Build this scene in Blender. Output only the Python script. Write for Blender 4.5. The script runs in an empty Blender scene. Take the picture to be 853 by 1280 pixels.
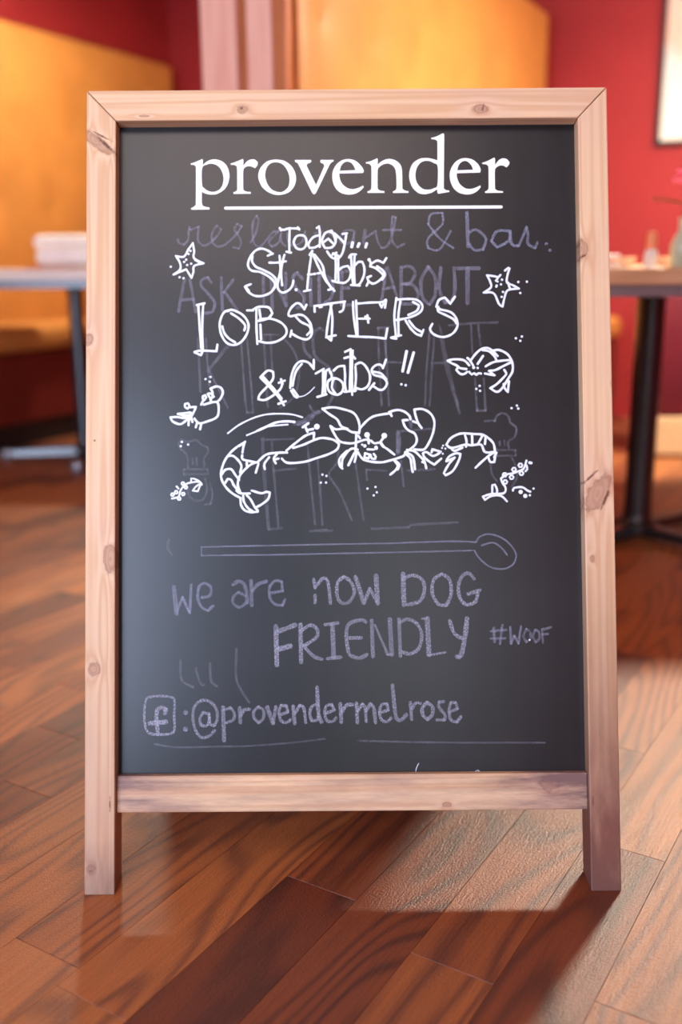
import bpy, bmesh, math, random
from mathutils import Vector, Matrix
from mathutils.geometry import tessellate_polygon
C = bpy.context.scene.collection
S = bpy.context.scene
PI = math.pi
R = math.radians
rnd = random.Random(7)

# ------------------------------------------------------------ camera
CH = 0.7966                       # lens height above the floor
cam_d = bpy.data.cameras.new('camera')
cam = bpy.data.objects.new('camera', cam_d)
C.objects.link(cam)
S.camera = cam
cam_d.sensor_fit = 'VERTICAL'
cam_d.sensor_height = 36
cam_d.sensor_width = 24
cam_d.lens = 1250 / 1280 * 36
PITCH, ROLL = R(14.0), R(-0.41)
c_, s_ = math.cos(PITCH), math.sin(PITCH)
_r, _u, _w = Vector((1, 0, 0)), Vector((0, s_, c_)), Vector((0, c_, -s_))
RT = _r * math.cos(ROLL) + _u * math.sin(ROLL)
UP = -_r * math.sin(ROLL) + _u * math.cos(ROLL)
M = Matrix.Identity(4)
for i in range(3):
    M[i][0], M[i][1], M[i][2] = RT[i], UP[i], -_w[i]
M[2][3] = CH
cam.matrix_world = M
cam_d.clip_start = 0.02
cam_d.dof.use_dof = True
cam_d.dof.focus_distance = 1.29
cam_d.dof.aperture_fstop = 1.8

# ------------------------------------------------------------ world, lights, exposure
S.view_settings.view_transform = 'Standard'
S.view_settings.look = 'None'
S.view_settings.gamma = 1
S.view_settings.exposure = 0.0
w = bpy.data.worlds.new('world')
S.world = w
w.use_nodes = True
w.node_tree.nodes['Background'].inputs[0].default_value = (0.75, 0.85, 1.0, 1)
w.node_tree.nodes['Background'].inputs[1].default_value = 0.3

# room frame: s runs across the booths, t runs along them (t = 0 near the back wall)
RO = Vector((-0.95, 6.3, 0))
RS = Vector((0.891, -0.454, 0))
RTT = Vector((0.454, 0.891, 0))
ROOM_ANG = math.atan2(RS.y, RS.x)


def room(s, t, z=0.0):
    return RO + RS * s + RTT * t + Vector((0, 0, z))


def area(name, loc, target, sx, sy, power, col):
    l = bpy.data.lights.new(name, 'AREA')
    l.shape = 'RECTANGLE'
    l.size, l.size_y, l.energy, l.color = sx, sy, power, col
    o = bpy.data.objects.new(name, l)
    C.objects.link(o)
    o.location = loc
    o.rotation_euler = (Vector(target) - Vector(loc)).to_track_quat('-Z', 'Y').to_euler()
    return o


FRONT_T, CEIL, WALL_R = -8.0, 2.7, 6.2
# daylight through the street-front window behind the camera
P0 = room(2.85, FRONT_T + 0.06, 1.40)
area('window_daylight', P0, P0 + RTT, 2.2, 1.9, 200, (0.62, 0.74, 1.0))
# daylight through the side window behind the camera, on the right
P1 = room(5.6, FRONT_T + 0.06, 1.5)
area('side_window_daylight', P1, P1 + RTT, 0.9, 1.8, 25, (0.85, 0.92, 1.0))
# general warm ceiling light over the dining area
area('ceiling_glow', (-0.35, -0.75, 2.64), (-0.35, -0.75, 0), 1.5, 1.3, 31, (1.0, 0.82, 0.72))
# added warm fill, no fixture: brightens the red picture wall and back of the room
area('back_room_fill', (2.6, 3.2, 2.6), (2.2, 4.8, 1.3), 1.2, 0.8, 34, (1.0, 0.84, 0.66)).data.spread = R(100)
area('booth_fill', (-0.55, 4.3, 2.66), (-1.6, 5.0, 0.9), 0.7, 0.7, 6, (1.0, 0.86, 0.66))  # weak added fill for the mustard back pad, no fixture here

# ------------------------------------------------------------ helpers


def link(name, me, mat=None, parent=None):
    o = bpy.data.objects.new(name, me)
    C.objects.link(o)
    if mat is not None and not me.materials:
        me.materials.append(mat)
    if parent is not None:
        o.parent = parent
    return o


def obj(name, bm, mat=None, parent=None, smooth=False):
    bmesh.ops.recalc_face_normals(bm, faces=bm.faces[:])
    me = bpy.data.meshes.new(name)
    bm.to_mesh(me)
    bm.free()
    if smooth:
        me.polygons.foreach_set('use_smooth', [True] * len(me.polygons))
        if smooth != 'all':
            try:
                me.set_sharp_from_angle(angle=R(40))
            except Exception:
                pass
    return link(name, me, mat, parent)


def tag(o, label=None, cat=None, group=None, kind=None):
    if label:
        o['label'] = label
    if cat:
        o['category'] = cat
    if group:
        o['group'] = group
    if kind:
        o['kind'] = kind
    return o


def thing(name, label, cat, loc=(0, 0, 0), rz=0.0, group=None):
    o = bpy.data.objects.new(name, None)
    C.objects.link(o)
    o.empty_display_size = 0.1
    o.location = loc
    o.rotation_euler = (0, 0, rz)
    return tag(o, label, cat, group)


def box(bm, x0, x1, y0, y1, z0, z1, bev=0.0, seg=2, mat=None):
    vs = [bm.verts.new((x, y, z)) for z in (z0, z1) for y in (y0, y1) for x in (x0, x1)]
    fs = [(0, 2, 3, 1), (4, 5, 7, 6), (0, 1, 5, 4), (2, 6, 7, 3), (0, 4, 6, 2), (1, 3, 7, 5)]
    faces = [bm.faces.new([vs[i] for i in f]) for f in fs]
    if bev:
        es = list({e for f in faces for e in f.edges})
        bmesh.ops.bevel(bm, geom=es, offset=bev, segments=seg, profile=0.5, affect='EDGES', clamp_overlap=True)
    return vs


def cyl(bm, p0, p1, r0, r1=None, n=24, caps=True):
    r1 = r0 if r1 is None else r1
    p0, p1 = Vector(p0), Vector(p1)
    d = (p1 - p0).normalized()
    a = d.orthogonal().normalized()
    b = d.cross(a)
    A = [bm.verts.new(p0 + (a * math.cos(2 * PI * i / n) + b * math.sin(2 * PI * i / n)) * r0) for i in range(n)]
    B = [bm.verts.new(p1 + (a * math.cos(2 * PI * i / n) + b * math.sin(2 * PI * i / n)) * r1) for i in range(n)]
    for i in range(n):
        j = (i + 1) % n
        bm.faces.new((A[i], A[j], B[j], B[i]))
    if caps:
        bm.faces.new(A[::-1])
        bm.faces.new(B)


def lathe(bm, prof, n=28, c=(0, 0, 0)):
    rings = []
    for r, z in prof:
        if r < 1e-5:
            rings.append([bm.verts.new((c[0], c[1], c[2] + z))])
        else:
            rings.append([bm.verts.new((c[0] + r * math.cos(2 * PI * i / n), c[1] + r * math.sin(2 * PI * i / n), c[2] + z)) for i in range(n)])
    for a, b in zip(rings, rings[1:]):
        for i in range(n):
            j = (i + 1) % n
            if len(a) == 1 and len(b) == 1:
                continue
            if len(a) == 1:
                bm.faces.new((a[0], b[j], b[i]))
            elif len(b) == 1:
                bm.faces.new((a[i], a[j], b[0]))
            else:
                bm.faces.new((a[i], a[j], b[j], b[i]))


def tube(bm, pts, rad, n=8):
    pts = [Vector(p) for p in pts]
    rings = []
    for i, p in enumerate(pts):
        d = (pts[min(i + 1, len(pts) - 1)] - pts[max(i - 1, 0)]).normalized()
        a = d.cross(Vector((0.13, 0.97, 0.2))).normalized()
        b = d.cross(a)
        r = rad[i] if isinstance(rad, (list, tuple)) else rad
        rings.append([bm.verts.new(p + (a * math.cos(2 * PI * k / n) + b * math.sin(2 * PI * k / n)) * r) for k in range(n)])
    for A, B in zip(rings, rings[1:]):
        for i in range(n):
            j = (i + 1) % n
            bm.faces.new((A[i], A[j], B[j], B[i]))
    bm.faces.new(rings[0][::-1])
    bm.faces.new(rings[-1])


# ------------------------------------------------------------ materials


def lin(r, g, b):
    f = lambda v: (v / 255 / 12.92) if v <= 10 else ((v / 255 + 0.055) / 1.055) ** 2.4
    return (f(r), f(g), f(b), 1)


class N:
    """tiny node builder"""

    def __init__(self, name, rough=0.5, spec=0.5, metal=0.0, base=None):
        self.m = bpy.data.materials.new(name)
        self.m.use_nodes = True
        self.t = self.m.node_tree
        self.b = self.t.nodes['Principled BSDF']
        self.b.inputs['Roughness'].default_value = rough
        self.b.inputs['Specular IOR Level'].default_value = spec
        self.b.inputs['Metallic'].default_value = metal
        if base:
            self.b.inputs['Base Color'].default_value = base

    def n(self, typ, **kw):
        nd = self.t.nodes.new(typ)
        for k, v in kw.items():
            if k.startswith('i_'):
                key = k[2:]
                key = int(key) if key.isdigit() else key.replace('_', ' ')
                if hasattr(v, 'links') or isinstance(v, bpy.types.NodeSocket):
                    self.t.links.new(v, nd.inputs[key])
                else:
                    nd.inputs[key].default_value = v
            else:
                setattr(nd, k, v)
        return nd

    def l(self, a, b):
        self.t.links.new(a, b)

    def math(self, op, a, b=None, c=None, clamp=False):
        nd = self.t.nodes.new('ShaderNodeMath')
        nd.operation = op
        nd.use_clamp = clamp
        for i, v in enumerate((a, b, c)):
            if v is None:
                continue
            if isinstance(v, bpy.types.NodeSocket):
                self.l(v, nd.inputs[i])
            else:
                nd.inputs[i].default_value = v
        return nd.outputs[0]

    def mix(self, fac, a, b, mode='MIX'):
        nd = self.t.nodes.new('ShaderNodeMix')
        nd.data_type = 'RGBA'
        nd.blend_type = mode
        for sock, v in ((nd.inputs[0], fac), (nd.inputs[6], a), (nd.inputs[7], b)):
            if isinstance(v, bpy.types.NodeSocket):
                self.l(v, sock)
            else:
                sock.default_value = v
        return nd.outputs[2]

    def ramp(self, fac, stops):
        nd = self.t.nodes.new('ShaderNodeValToRGB')
        cr = nd.color_ramp
        while len(cr.elements) < len(stops):
            cr.elements.new(0.5)
        for e, (p, col) in zip(cr.elements, stops):
            e.position = p
            e.color = col
        self.l(fac, nd.inputs[0])
        return nd.outputs[0]

    def coord(self, scale=(1, 1, 1), loc=(0, 0, 0), kind='Object', src=None):
        mp = self.t.nodes.new('ShaderNodeMapping')
        mp.inputs['Scale'].default_value = scale
        mp.inputs['Location'].default_value = loc
        if src is None:
            src = self.t.nodes.new('ShaderNodeTexCoord').outputs[kind]
        self.l(src, mp.inputs[0])
        return mp.outputs[0]

    def noise(self, vec, scale=1.0, detail=3.0, rough=0.5, dist=0.0):
        nd = self.t.nodes.new('ShaderNodeTexNoise')
        self.l(vec, nd.inputs['Vector'])
        nd.inputs['Scale'].default_value = scale
        nd.inputs['Detail'].default_value = detail
        nd.inputs['Roughness'].default_value = rough
        nd.inputs['Distortion'].default_value = dist
        return nd.outputs[0]

    def bump(self, h, strength=0.2, dist=0.001):
        nd = self.n('ShaderNodeBump')
        nd.inputs['Strength'].default_value = strength
        nd.inputs['Distance'].default_value = dist
        self.l(h, nd.inputs['Height'])
        self.l(nd.outputs[0], self.b.inputs['Normal'])

    def base(self, col):
        self.l(col, self.b.inputs['Base Color'])


def plain(name, col, rough=0.5, spec=0.5, metal=0.0, var=0.06, vs=40):
    k = N(name, rough, spec, metal)
    nz = k.noise(k.coord(), vs, 4)
    a = tuple(c * (1 - var) for c in col[:3]) + (1,)
    b = tuple(min(1, c * (1 + var)) for c in col[:3]) + (1,)
    k.base(k.ramp(nz, [(0.3, a), (0.7, b)]))
    return k.m


def pine(name, axis, knots=(), cracks=(), tone=1.0, dirt=True, wear=0.9, wh=0.34):
    """planed pine of the sign frame: grain along axis, knots as (u, v, half width, half height, tilt)"""
    k = N(name, 0.5, 0.35)
    tc = k.t.nodes.new('ShaderNodeTexCoord').outputs['Object']
    warp = None
    dmin = None
    for (u, v, ru, rv, tilt) in knots:
        mp = k.t.nodes.new('ShaderNodeMapping')
        mp.vector_type = 'TEXTURE'
        mp.inputs['Location'].default_value = (u, 0, v)
        mp.inputs['Rotation'].default_value = (0, tilt, 0)
        mp.inputs['Scale'].default_value = (ru, 0.2, rv)
        k.l(tc, mp.inputs[0])
        ln = k.n('ShaderNodeVectorMath', operation='LENGTH')
        k.l(mp.outputs[0], ln.inputs[0])
        d = ln.outputs['Value']
        dmin = d if dmin is None else k.math('MINIMUM', dmin, d)
    sc = (34, 34, 0.55) if axis == 'Z' else (0.55, 34, 34)
    vec = k.coord(sc, (3.1, 0.7, 5.3), src=tc)
    n1 = k.noise(vec, 1.0, 2.0, 0.5, 0.3)
    if dmin is not None:
        n1 = k.math('ADD', n1, k.math('MULTIPLY', k.math('POWER', 2.718, k.math('MULTIPLY', dmin, -1.1)), 0.35))
    rings = k.math('SINE', k.math('MULTIPLY', n1, 44))
    fib = k.noise(k.coord((420, 420, 6) if axis == 'Z' else (6, 420, 420), src=tc), 1.0, 3.0, 0.6)
    col = k.ramp(k.math('MULTIPLY_ADD', rings, 0.5, 0.5), [(0.0, lin(212, 168, 126)), (0.5, lin(221, 183, 142)), (1.0, lin(227, 192, 153))])
    col = k.mix(k.math('MULTIPLY', fib, 0.30), col, lin(196, 140, 112))
    broad = k.noise(k.coord((7, 7, 5), src=tc), 1.0, 3.0)
    col = k.mix(k.math('MULTIPLY', k.math('SUBTRACT', broad, 0.45, clamp=True), 1.4), col, lin(204, 160, 146))
    if dmin is not None:
        jit = k.noise(k.coord((90, 90, 90), src=tc), 1.0, 3.0)
        dj = k.math('ADD', dmin, k.math('MULTIPLY_ADD', jit, 1.1, -0.55))
        halo = k.ramp(k.math('MULTIPLY', dj, 0.7), [(0.0, (0.50, 0.50, 0.50, 1)), (0.16, (0.42, 0.42, 0.42, 1)), (0.50, (0.46, 0.46, 0.46, 1)), (0.64, (0.68, 0.58, 0.58, 1)), (0.74, (0.16, 0.16, 0.16, 1)), (1.0, (0, 0, 0, 1))])
        col = k.mix(halo, col, lin(126, 66, 46))
    for (u, v, ru, rv, tilt) in cracks:
        mp = k.t.nodes.new('ShaderNodeMapping')
        mp.vector_type = 'TEXTURE'
        mp.inputs['Location'].default_value = (u, 0, v)
        mp.inputs['Rotation'].default_value = (0, tilt, 0)
        mp.inputs['Scale'].default_value = (ru, 0.2, rv)
        k.l(tc, mp.inputs[0])
        ln = k.n('ShaderNodeVectorMath', operation='LENGTH')
        k.l(mp.outputs[0], ln.inputs[0])
        j2 = k.noise(k.coord((260, 260, 260), src=tc), 1.0, 3.0, 0.6)
        d2 = k.math('ADD', ln.outputs['Value'], k.math('MULTIPLY_ADD', j2, 1.6, -0.8))
        col = k.mix(k.ramp(d2, [(0.3, (0.85, 0.85, 0.85, 1)), (0.7, (0.45, 0.45, 0.45, 1)), (1.0, (0, 0, 0, 1))]), col, lin(84, 42, 32))
    if dirt:
        sep = k.n('ShaderNodeSeparateXYZ')
        k.l(tc, sep.inputs[0])
        z = sep.outputs[2]
        dn = k.noise(k.coord((30, 30, 9) if axis == 'Z' else (9, 30, 60), src=tc), 1.0, 4.0, 0.65)
        if axis == 'Z':      # scuffed and greyed towards the foot
            f = k.math('MULTIPLY', k.math('SUBTRACT', 1.0, k.math('DIVIDE', z, wh), clamp=True), k.math('MULTIPLY_ADD', dn, 0.5, 0.35))
            col = k.mix(k.math('MULTIPLY', f, wear, clamp=True), col, lin(116, 72, 60))
            f2 = k.math('MULTIPLY', k.math('SUBTRACT', 1.0, k.math('DIVIDE', z, 0.07), clamp=True), dn)
            col = k.mix(k.math('MULTIPLY', f2, 0.9, clamp=True), col, lin(84, 62, 56))
        elif knots == () or tone < 1:
            x = sep.outputs[0]
            e = k.math('MULTIPLY', k.math('SUBTRACT', k.math('ABSOLUTE', k.math('ADD', x, 0.02)), 0.17, clamp=True), 5.5)
            f = k.math('ADD', k.math('MULTIPLY_ADD', dn, 1.5, -0.42, clamp=True), k.math('MULTIPLY', e, k.math('MULTIPLY_ADD', dn, 1.9, -0.25)))
            col = k.mix(k.math('MULTIPLY', f, 0.85, clamp=True), col, lin(118, 88, 84))
    k.base(col)
    k.bump(fib, 0.12, 0.0006)
    return k.m


def floor_wood():
    k = N('laminate_wood', 0.30, 1.0)
    at = k.n('ShaderNodeAttribute', attribute_name='grain')
    tn = k.n('ShaderNodeAttribute', attribute_name='tint')
    vec = k.coord((1.0, 5.6, 1.0), src=at.outputs['Vector'])
    n1 = k.noise(vec, 1.0, 1.5, 0.35, 0.15)
    rings = k.math('MULTIPLY_ADD', k.math('SINE', k.math('MULTIPLY', n1, 105)), 0.5, 0.5)
    fibv = k.coord((9, 330, 1.0), src=at.outputs['Vector'])
    fib = k.noise(fibv, 1.0, 3.0, 0.6)
    broad = k.noise(k.coord((2.0, 16, 1.0), src=at.outputs['Vector']), 1.0, 3.0)
    light = k.ramp(tn.outputs['Fac'], [(0.0, lin(104, 44, 20)), (0.35, lin(144, 74, 34)), (0.7, lin(176, 104, 50)), (1.0, lin(196, 128, 70))])
    dark = k.ramp(tn.outputs['Fac'], [(0.0, lin(62, 24, 15)), (0.5, lin(92, 44, 27)), (1.0, lin(130, 78, 48))])
    f = k.math('MULTIPLY_ADD', k.math('POWER', rings, 2.2), 0.66, 0.0)
    f = k.math('ADD', f, k.math('MULTIPLY_ADD', fib, 1.15, -0.42))
    f = k.math('ADD', f, k.math('MULTIPLY_ADD', broad, 0.7, -0.35), clamp=True)
    k.base(k.mix(1.0, k.mix(f, light, dark), (0.86, 0.75, 0.68, 1), 'MULTIPLY'))
    g2 = k.noise(k.coord((60, 420, 1.0), src=at.outputs['Vector']), 1.0, 2.0, 0.6)
    g3 = k.noise(k.coord((330, 420, 1.0), src=at.outputs['Vector']), 1.0, 2.0, 0.6)
    h = k.math('ADD', k.math('MULTIPLY', rings, 0.3), k.math('ADD', g2, k.math('MULTIPLY', g3, 1.3)))
    k.bump(h, 0.45, 0.0016)
    rr = k.math('MULTIPLY_ADD', fib, 0.12, 0.36)
    k.l(rr, k.b.inputs['Roughness'])
    return k.m


def slate():
    k = N('blackboard_paint', 0.29, 0.46)
    tc = k.t.nodes.new('ShaderNodeTexCoord').outputs['Object']
    dust = k.noise(k.coord((5, 5, 7), src=tc), 1.0, 5.0, 0.6)
    fine = k.noise(k.coord((900, 900, 900), src=tc), 1.0, 2.0)
    streak = k.noise(k.coord((60, 60, 3), src=tc), 1.0, 3.0)
    f = k.math('ADD', k.math('MULTIPLY', dust, 0.5), k.math('MULTIPLY', streak, 0.25))
    f = k.math('ADD', f, k.math('MULTIPLY', fine, 0.25))
    k.base(k.ramp(f, [(0.30, (0.003, 0.003, 0.004, 1)), (0.75, (0.014, 0.0135, 0.017, 1))]))
    k.bump(fine, 0.05, 0.0003)
    return k.m


def chalk(name, col, alpha, grain=260, lo=0.30, hi=0.62):
    k = N(name, 0.9, 0.1)
    k.b.inputs['Base Color'].default_value = col
    nz = k.noise(k.coord((1, 1, 1)), grain, 3.0, 0.6)
    nb = k.noise(k.coord((1, 1, 1)), 14, 2.0, 0.6)
    f = k.ramp(nz, [(lo, (0.25, 0.25, 0.25, 1)), (hi, (1, 1, 1, 1))])
    f = k.math('MULTIPLY', f, k.math('MULTIPLY_ADD', nb, 1.3, 0.35))
    k.l(k.math('MULTIPLY', f, alpha, clamp=True), k.b.inputs['Alpha'])
    return k.m


def leather(name, col, rough=0.52, var=0.10):
    k = N(name, rough, 0.4)
    nb = k.noise(k.coord(), 6, 3)
    a = tuple(c * (1 - var) for c in col[:3]) + (1,)
    b = tuple(min(1, c * (1 + var)) for c in col[:3]) + (1,)
    k.base(k.ramp(nb, [(0.3, a), (0.7, b)]))
    k.bump(k.noise(k.coord(), 320, 3), 0.12, 0.001)
    return k.m


def wallpaint(name, col):
    k = N(name, 0.58, 0.3)
    nb = k.noise(k.coord(kind='Object'), 2.2, 3)
    a = tuple(c * 0.93 for c in col[:3]) + (1,)
    b = tuple(min(1, c * 1.07) for c in col[:3]) + (1,)
    k.base(k.ramp(nb, [(0.3, a), (0.7, b)]))
    k.bump(k.noise(k.coord(), 160, 3), 0.10, 0.001)
    return k.m


def glassy(name, col, rough=0.05, alpha=None):
    k = N(name, rough, 0.5)
    k.b.inputs['Base Color'].default_value = col
    k.b.inputs['Transmission Weight'].default_value = 1.0
    k.b.inputs['IOR'].default_value = 1.3
    return k.m


def emitter(name, col, strength):
    k = N(name)
    k.b.inputs['Base Color'].default_value = (0.8, 0.8, 0.8, 1)
    k.b.inputs['Emission Color'].default_value = col
    k.b.inputs['Emission Strength'].default_value = strength
    return k.m


def interior_wood(name, c0, c1, axis='Z'):
    k = N(name, 0.4, 0.4)
    sc = (22, 22, 1.5) if axis == 'Z' else (1.5, 22, 22)
    n1 = k.noise(k.coord(sc), 1.0, 2.5, 0.5, 0.3)
    rings = k.math('MULTIPLY_ADD', k.math('SINE', k.math('MULTIPLY', n1, 26)), 0.5, 0.5)
    k.base(k.ramp(rings, [(0.0, c0), (1.0, c1)]))
    return k.m


M_FLOOR = floor_wood()
M_GAP = plain('floor_underlay', lin(34, 16, 11), 0.8)
M_RED = wallpaint('red_wall_paint', lin(150, 38, 40))
M_CEIL = wallpaint('ceiling_paint', lin(236, 228, 218))
M_MUST = leather('mustard_leather', lin(196, 130, 62))
M_RUST = leather('rust_leather', lin(104, 26, 14), 0.6)
M_MAROON = leather('maroon_panel', lin(98, 20, 36), 0.5)
M_PLINTH = plain('dark_plinth', lin(22, 14, 12), 0.6)
M_CREAM = plain('cream_paint', lin(214, 178, 138), 0.5)
M_POST = interior_wood('post_wood', lin(238, 172, 148), lin(246, 188, 164))
M_POSTD = interior_wood('dark_post_wood', lin(176, 98, 52), lin(190, 112, 64))
M_BLACK = plain('black_metal', lin(24, 28, 36), 0.28, 0.9, 0.0)
M_STEEL = plain('grey_metal', lin(150, 146, 152), 0.35, 0.5, 0.6)
M_TOP = interior_wood('table_top_wood', lin(222, 172, 128), lin(234, 190, 148), 'X')
M_TOPW = interior_wood('pale_table_top_wood', lin(222, 200, 180), lin(234, 216, 200), 'X')
M_WHITE = plain('white_ceramic', lin(240, 236, 232), 0.3)
M_LINEN = plain('white_linen', lin(244, 240, 238), 0.85)
M_PEN = plain('white_chalk_pen', lin(226, 232, 248), 0.7, 0.2, var=0.03, vs=300)
M_PAINTW = plain('white_paint', lin(255, 255, 255), 0.5, 0.3, var=0.0)

# ------------------------------------------------------------ floor
SE = (math.cos(R(58.5)), math.sin(R(58.5)))
SM = (-SE[1], SE[0])
SW = 0.1064
floor_top = 0.0
bm = bmesh.new()
# sub-floor slab in the shape of the room
corners = [room(-0.3, 0.35), room(WALL_R + 0.15, 0.35), room(WALL_R + 0.15, FRONT_T - 0.15), room(-0.3, FRONT_T - 0.15)]
lo = [bm.verts.new((p.x, p.y, -0.08)) for p in corners]
hi = [bm.verts.new((p.x, p.y, -0.0072)) for p in corners]
bm.faces.new(lo)
bm.faces.new(hi[::-1])
for i in range(4):
    j = (i + 1) % 4
    bm.faces.new((lo[i], lo[j], hi[j], hi[i]))
floor = obj('floor', bm, M_GAP)
tag(floor, kind='structure')


def clipped(poly, inside, cut):
    out = []
    for i in range(len(poly)):
        a, b = poly[i], poly[(i + 1) % len(poly)]
        if inside(a):
            out.append(a)
        if inside(a) != inside(b):
            out.append(cut(a, b))
    return out


def in_room_poly(poly):
    """clip an x,y polygon to the room rectangle"""
    def st(p):
        d = Vector((p[0], p[1], 0)) - RO
        return d.dot(RS), d.dot(RTT)
    for ax, val, sgn in ((0, -0.12, 1), (0, WALL_R, -1), (1, 0.12, -1), (1, FRONT_T, 1)):
        ins = lambda p: (st(p)[ax] - val) * sgn >= 0

        def cut(a, b):
            fa, fb = st(a)[ax] - val, st(b)[ax] - val
            k = fa / (fa - fb)
            return (a[0] + (b[0] - a[0]) * k, a[1] + (b[1] - a[1]) * k)
        poly = clipped(poly, ins, cut)
        if len(poly) < 3:
            return []
    return poly


def plank_mesh(bm_or_lists, poly, gx, gm, seed, tint):
    V, F, G, T = bm_or_lists
    cx = sum(p[0] for p in poly) / len(poly)
    cy = sum(p[1] for p in poly) / len(poly)
    n = len(poly)
    base = len(V)
    levels = ((-0.0070, 1.0), (-0.0004, 1.0), (0.0, None))
    for z, k in levels:
        for p in poly:
            if k is None:       # tiny eased edge, 0.5 mm in from the joint
                d = math.hypot(p[0] - cx, p[1] - cy)
                f = max(0.0, 1 - 0.0004 / max(d, 0.01))
                q = (cx + (p[0] - cx) * f, cy + (p[1] - cy) * f)
            else:
                q = p
            V.append((q[0], q[1], z))
            G.append(((q[0] * SE[0] + q[1] * SE[1]) - gx, (q[0] * SM[0] + q[1] * SM[1]) - gm, seed))
            T.append(tint)
    for lv in range(2):
        for i in range(n):
            j = (i + 1) % n
            F.append((base + lv * n + i, base + lv * n + j, base + (lv + 1) * n + j, base + (lv + 1) * n + i))
    F.append(tuple(base + 2 * n + i for i in range(n)))


def planks_to_obj(name, L, parent):
    V, F, G, T = L
    me = bpy.data.meshes.new(name)
    me.from_pydata(V, [], F)
    a = me.attributes.new('grain', 'FLOAT_VECTOR', 'POINT')
    a.data.foreach_set('vector', [c for g in G for c in g])
    b = me.attributes.new('tint', 'FLOAT', 'POINT')
    b.data.foreach_set('value', T)
    return link(name, me, M_FLOOR, parent)


forced = {0: 0.917, 2: 0.969, 4: 0.694, 1: 0.70, 3: 1.30, -1: 0.62, -2: 0.95, 5: 1.12}
tints = {(2, -1): 0.06, (2, 0): 0.42, (0, 0): 0.45, (0, -1): 0.62, (3, -1): 0.72, (3, 0): 0.6, (1, 0): 0.25, (1, -1): 0.5,
         (4, -1): 0.80, (4, 0): 0.62, (-1, 0): 0.18, (-1, -1): 0.10, (5, 0): 0.75, (5, -1): 0.75, (-2, 0): 0.55, (-2, -1): 0.55}
cand = []
for k in range(-75, 75):
    PL = 0.64 + 0.0 * k
    j0 = forced.get(k, rnd.uniform(0, PL))
    gap = 0.0003
    for q in range(-12, 14):
        e0, e1 = j0 + q * PL, j0 + (q + 1) * PL
        m0, m1 = 0.363 + k * SW, 0.363 + (k + 1) * SW
        poly = []
        for e, m in ((e0 + gap, m0 + gap), (e1 - gap, m0 + gap), (e1 - gap, m1 - gap), (e0 + gap, m1 - gap)):
            poly.append((e * SE[0] + m * SM[0], e * SE[1] + m * SM[1]))
        poly = in_room_poly(poly)
        if len(poly) < 3:
            continue
        tint = tints.get((k, q), rnd.choice((0.12, 0.3, 0.45, 0.55, 0.65, 0.8, 0.9)))
        seed = rnd.uniform(0, 60)
        if (k, q) == (0, 0):
            seed = 11.3
        cx = sum(p[0] for p in poly) / len(poly)
        cy = sum(p[1] for p in poly) / len(poly)
        # how far inside the strip of floor in front of and beyond the sign this one lies
        vis = cy > 0.35 and cy < 5.6 and abs(cx) < 0.42 * cy + 0.42
        cand.append((vis, math.hypot(cx, cy), poly, e0, m0, seed, tint))
cand.sort(key=lambda c: (not c[0], c[1]))
rest = ([], [], [], [])
cnt = 0
for vis, d, poly, e0, m0, seed, tint in cand:
    if vis and cnt < 290:
        L = ([], [], [], [])
        plank_mesh(L, poly, e0, m0, seed, tint)
        planks_to_obj('plank', L, floor)
        cnt += 1
    else:
        plank_mesh(rest, poly, e0, m0, seed, tint)
o = planks_to_obj('planking', rest, floor)
o['kind'] = 'stuff'

# ------------------------------------------------------------ room shell


def room_box(bm, s0, s1, t0, t1, z0, z1, bev=0.0, seg=2):
    """a box square to the room, in world coordinates"""
    b2 = bmesh.new()
    box(b2, s0, s1, t0, t1, z0, z1, bev, seg)
    Mx = Matrix.Translation(RO) @ Matrix(((RS.x, RTT.x, 0, 0), (RS.y, RTT.y, 0, 0), (0, 0, 1, 0), (0, 0, 0, 1)))
    b2.transform(Mx)
    me = bpy.data.meshes.new('tmp')
    b2.to_mesh(me)
    b2.free()
    bm.from_mesh(me)
    bpy.data.meshes.remove(me)


def shell(name, boxes, mat, parent=None):
    bm = bmesh.new()
    for b in boxes:
        room_box(bm, *b)
    o = obj(name, bm, mat, parent)
    if parent is None:
        tag(o, kind='structure')
    return o


shell('wall_back', [(-0.27, WALL_R + 0.15, 0.12, 0.27, 0, CEIL)], M_RED)
shell('wall_left', [(-0.27, -0.12, FRONT_T, 0.12, 0, CEIL)], M_RED)
shell('wall_right', [(WALL_R, WALL_R + 0.15, FRONT_T, 0.12, 0, CEIL)], M_RED)
F0, F1 = FRONT_T - 0.15, FRONT_T
M_FRONTW = wallpaint('darkened_front_wall', lin(58, 22, 24))  # unseen wall, darkened so the blackboard reflects less of it
shell('wall_front', [(-0.27, 1.8, F0, F1, 0, CEIL), (1.8, 3.9, F0, F1, 0, 0.45), (1.8, 3.9, F0, F1, 2.45, CEIL), (3.9, 5.1, F0, F1, 0, CEIL),
                     (5.1, 6.1, F0, F1, 0, 0.55), (5.1, 6.1, F0, F1, 2.45, CEIL), (6.1, WALL_R + 0.15, F0, F1, 0, CEIL)], M_FRONTW)
shell('ceiling', [(-0.27, WALL_R + 0.15, F0, 0.27, CEIL, CEIL + 0.1)], M_CEIL)
for i, (a, b, z0) in enumerate(((1.8, 3.9, 0.45), (5.1, 6.1, 0.55))):
    wm = (a + b) / 2
    win = shell('window_%d' % (i + 1), [(a, b, F0 + 0.03, F1 - 0.03, z0, z0 + 0.06), (a, b, F0 + 0.03, F1 - 0.03, 2.39, 2.45),
                                        (a, a + 0.06, F0 + 0.03, F1 - 0.03, z0, 2.45), (b - 0.06, b, F0 + 0.03, F1 - 0.03, z0, 2.45),
                                        (wm - 0.03, wm + 0.03, F0 + 0.03, F1 - 0.03, z0, 2.45)], M_CREAM)
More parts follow.
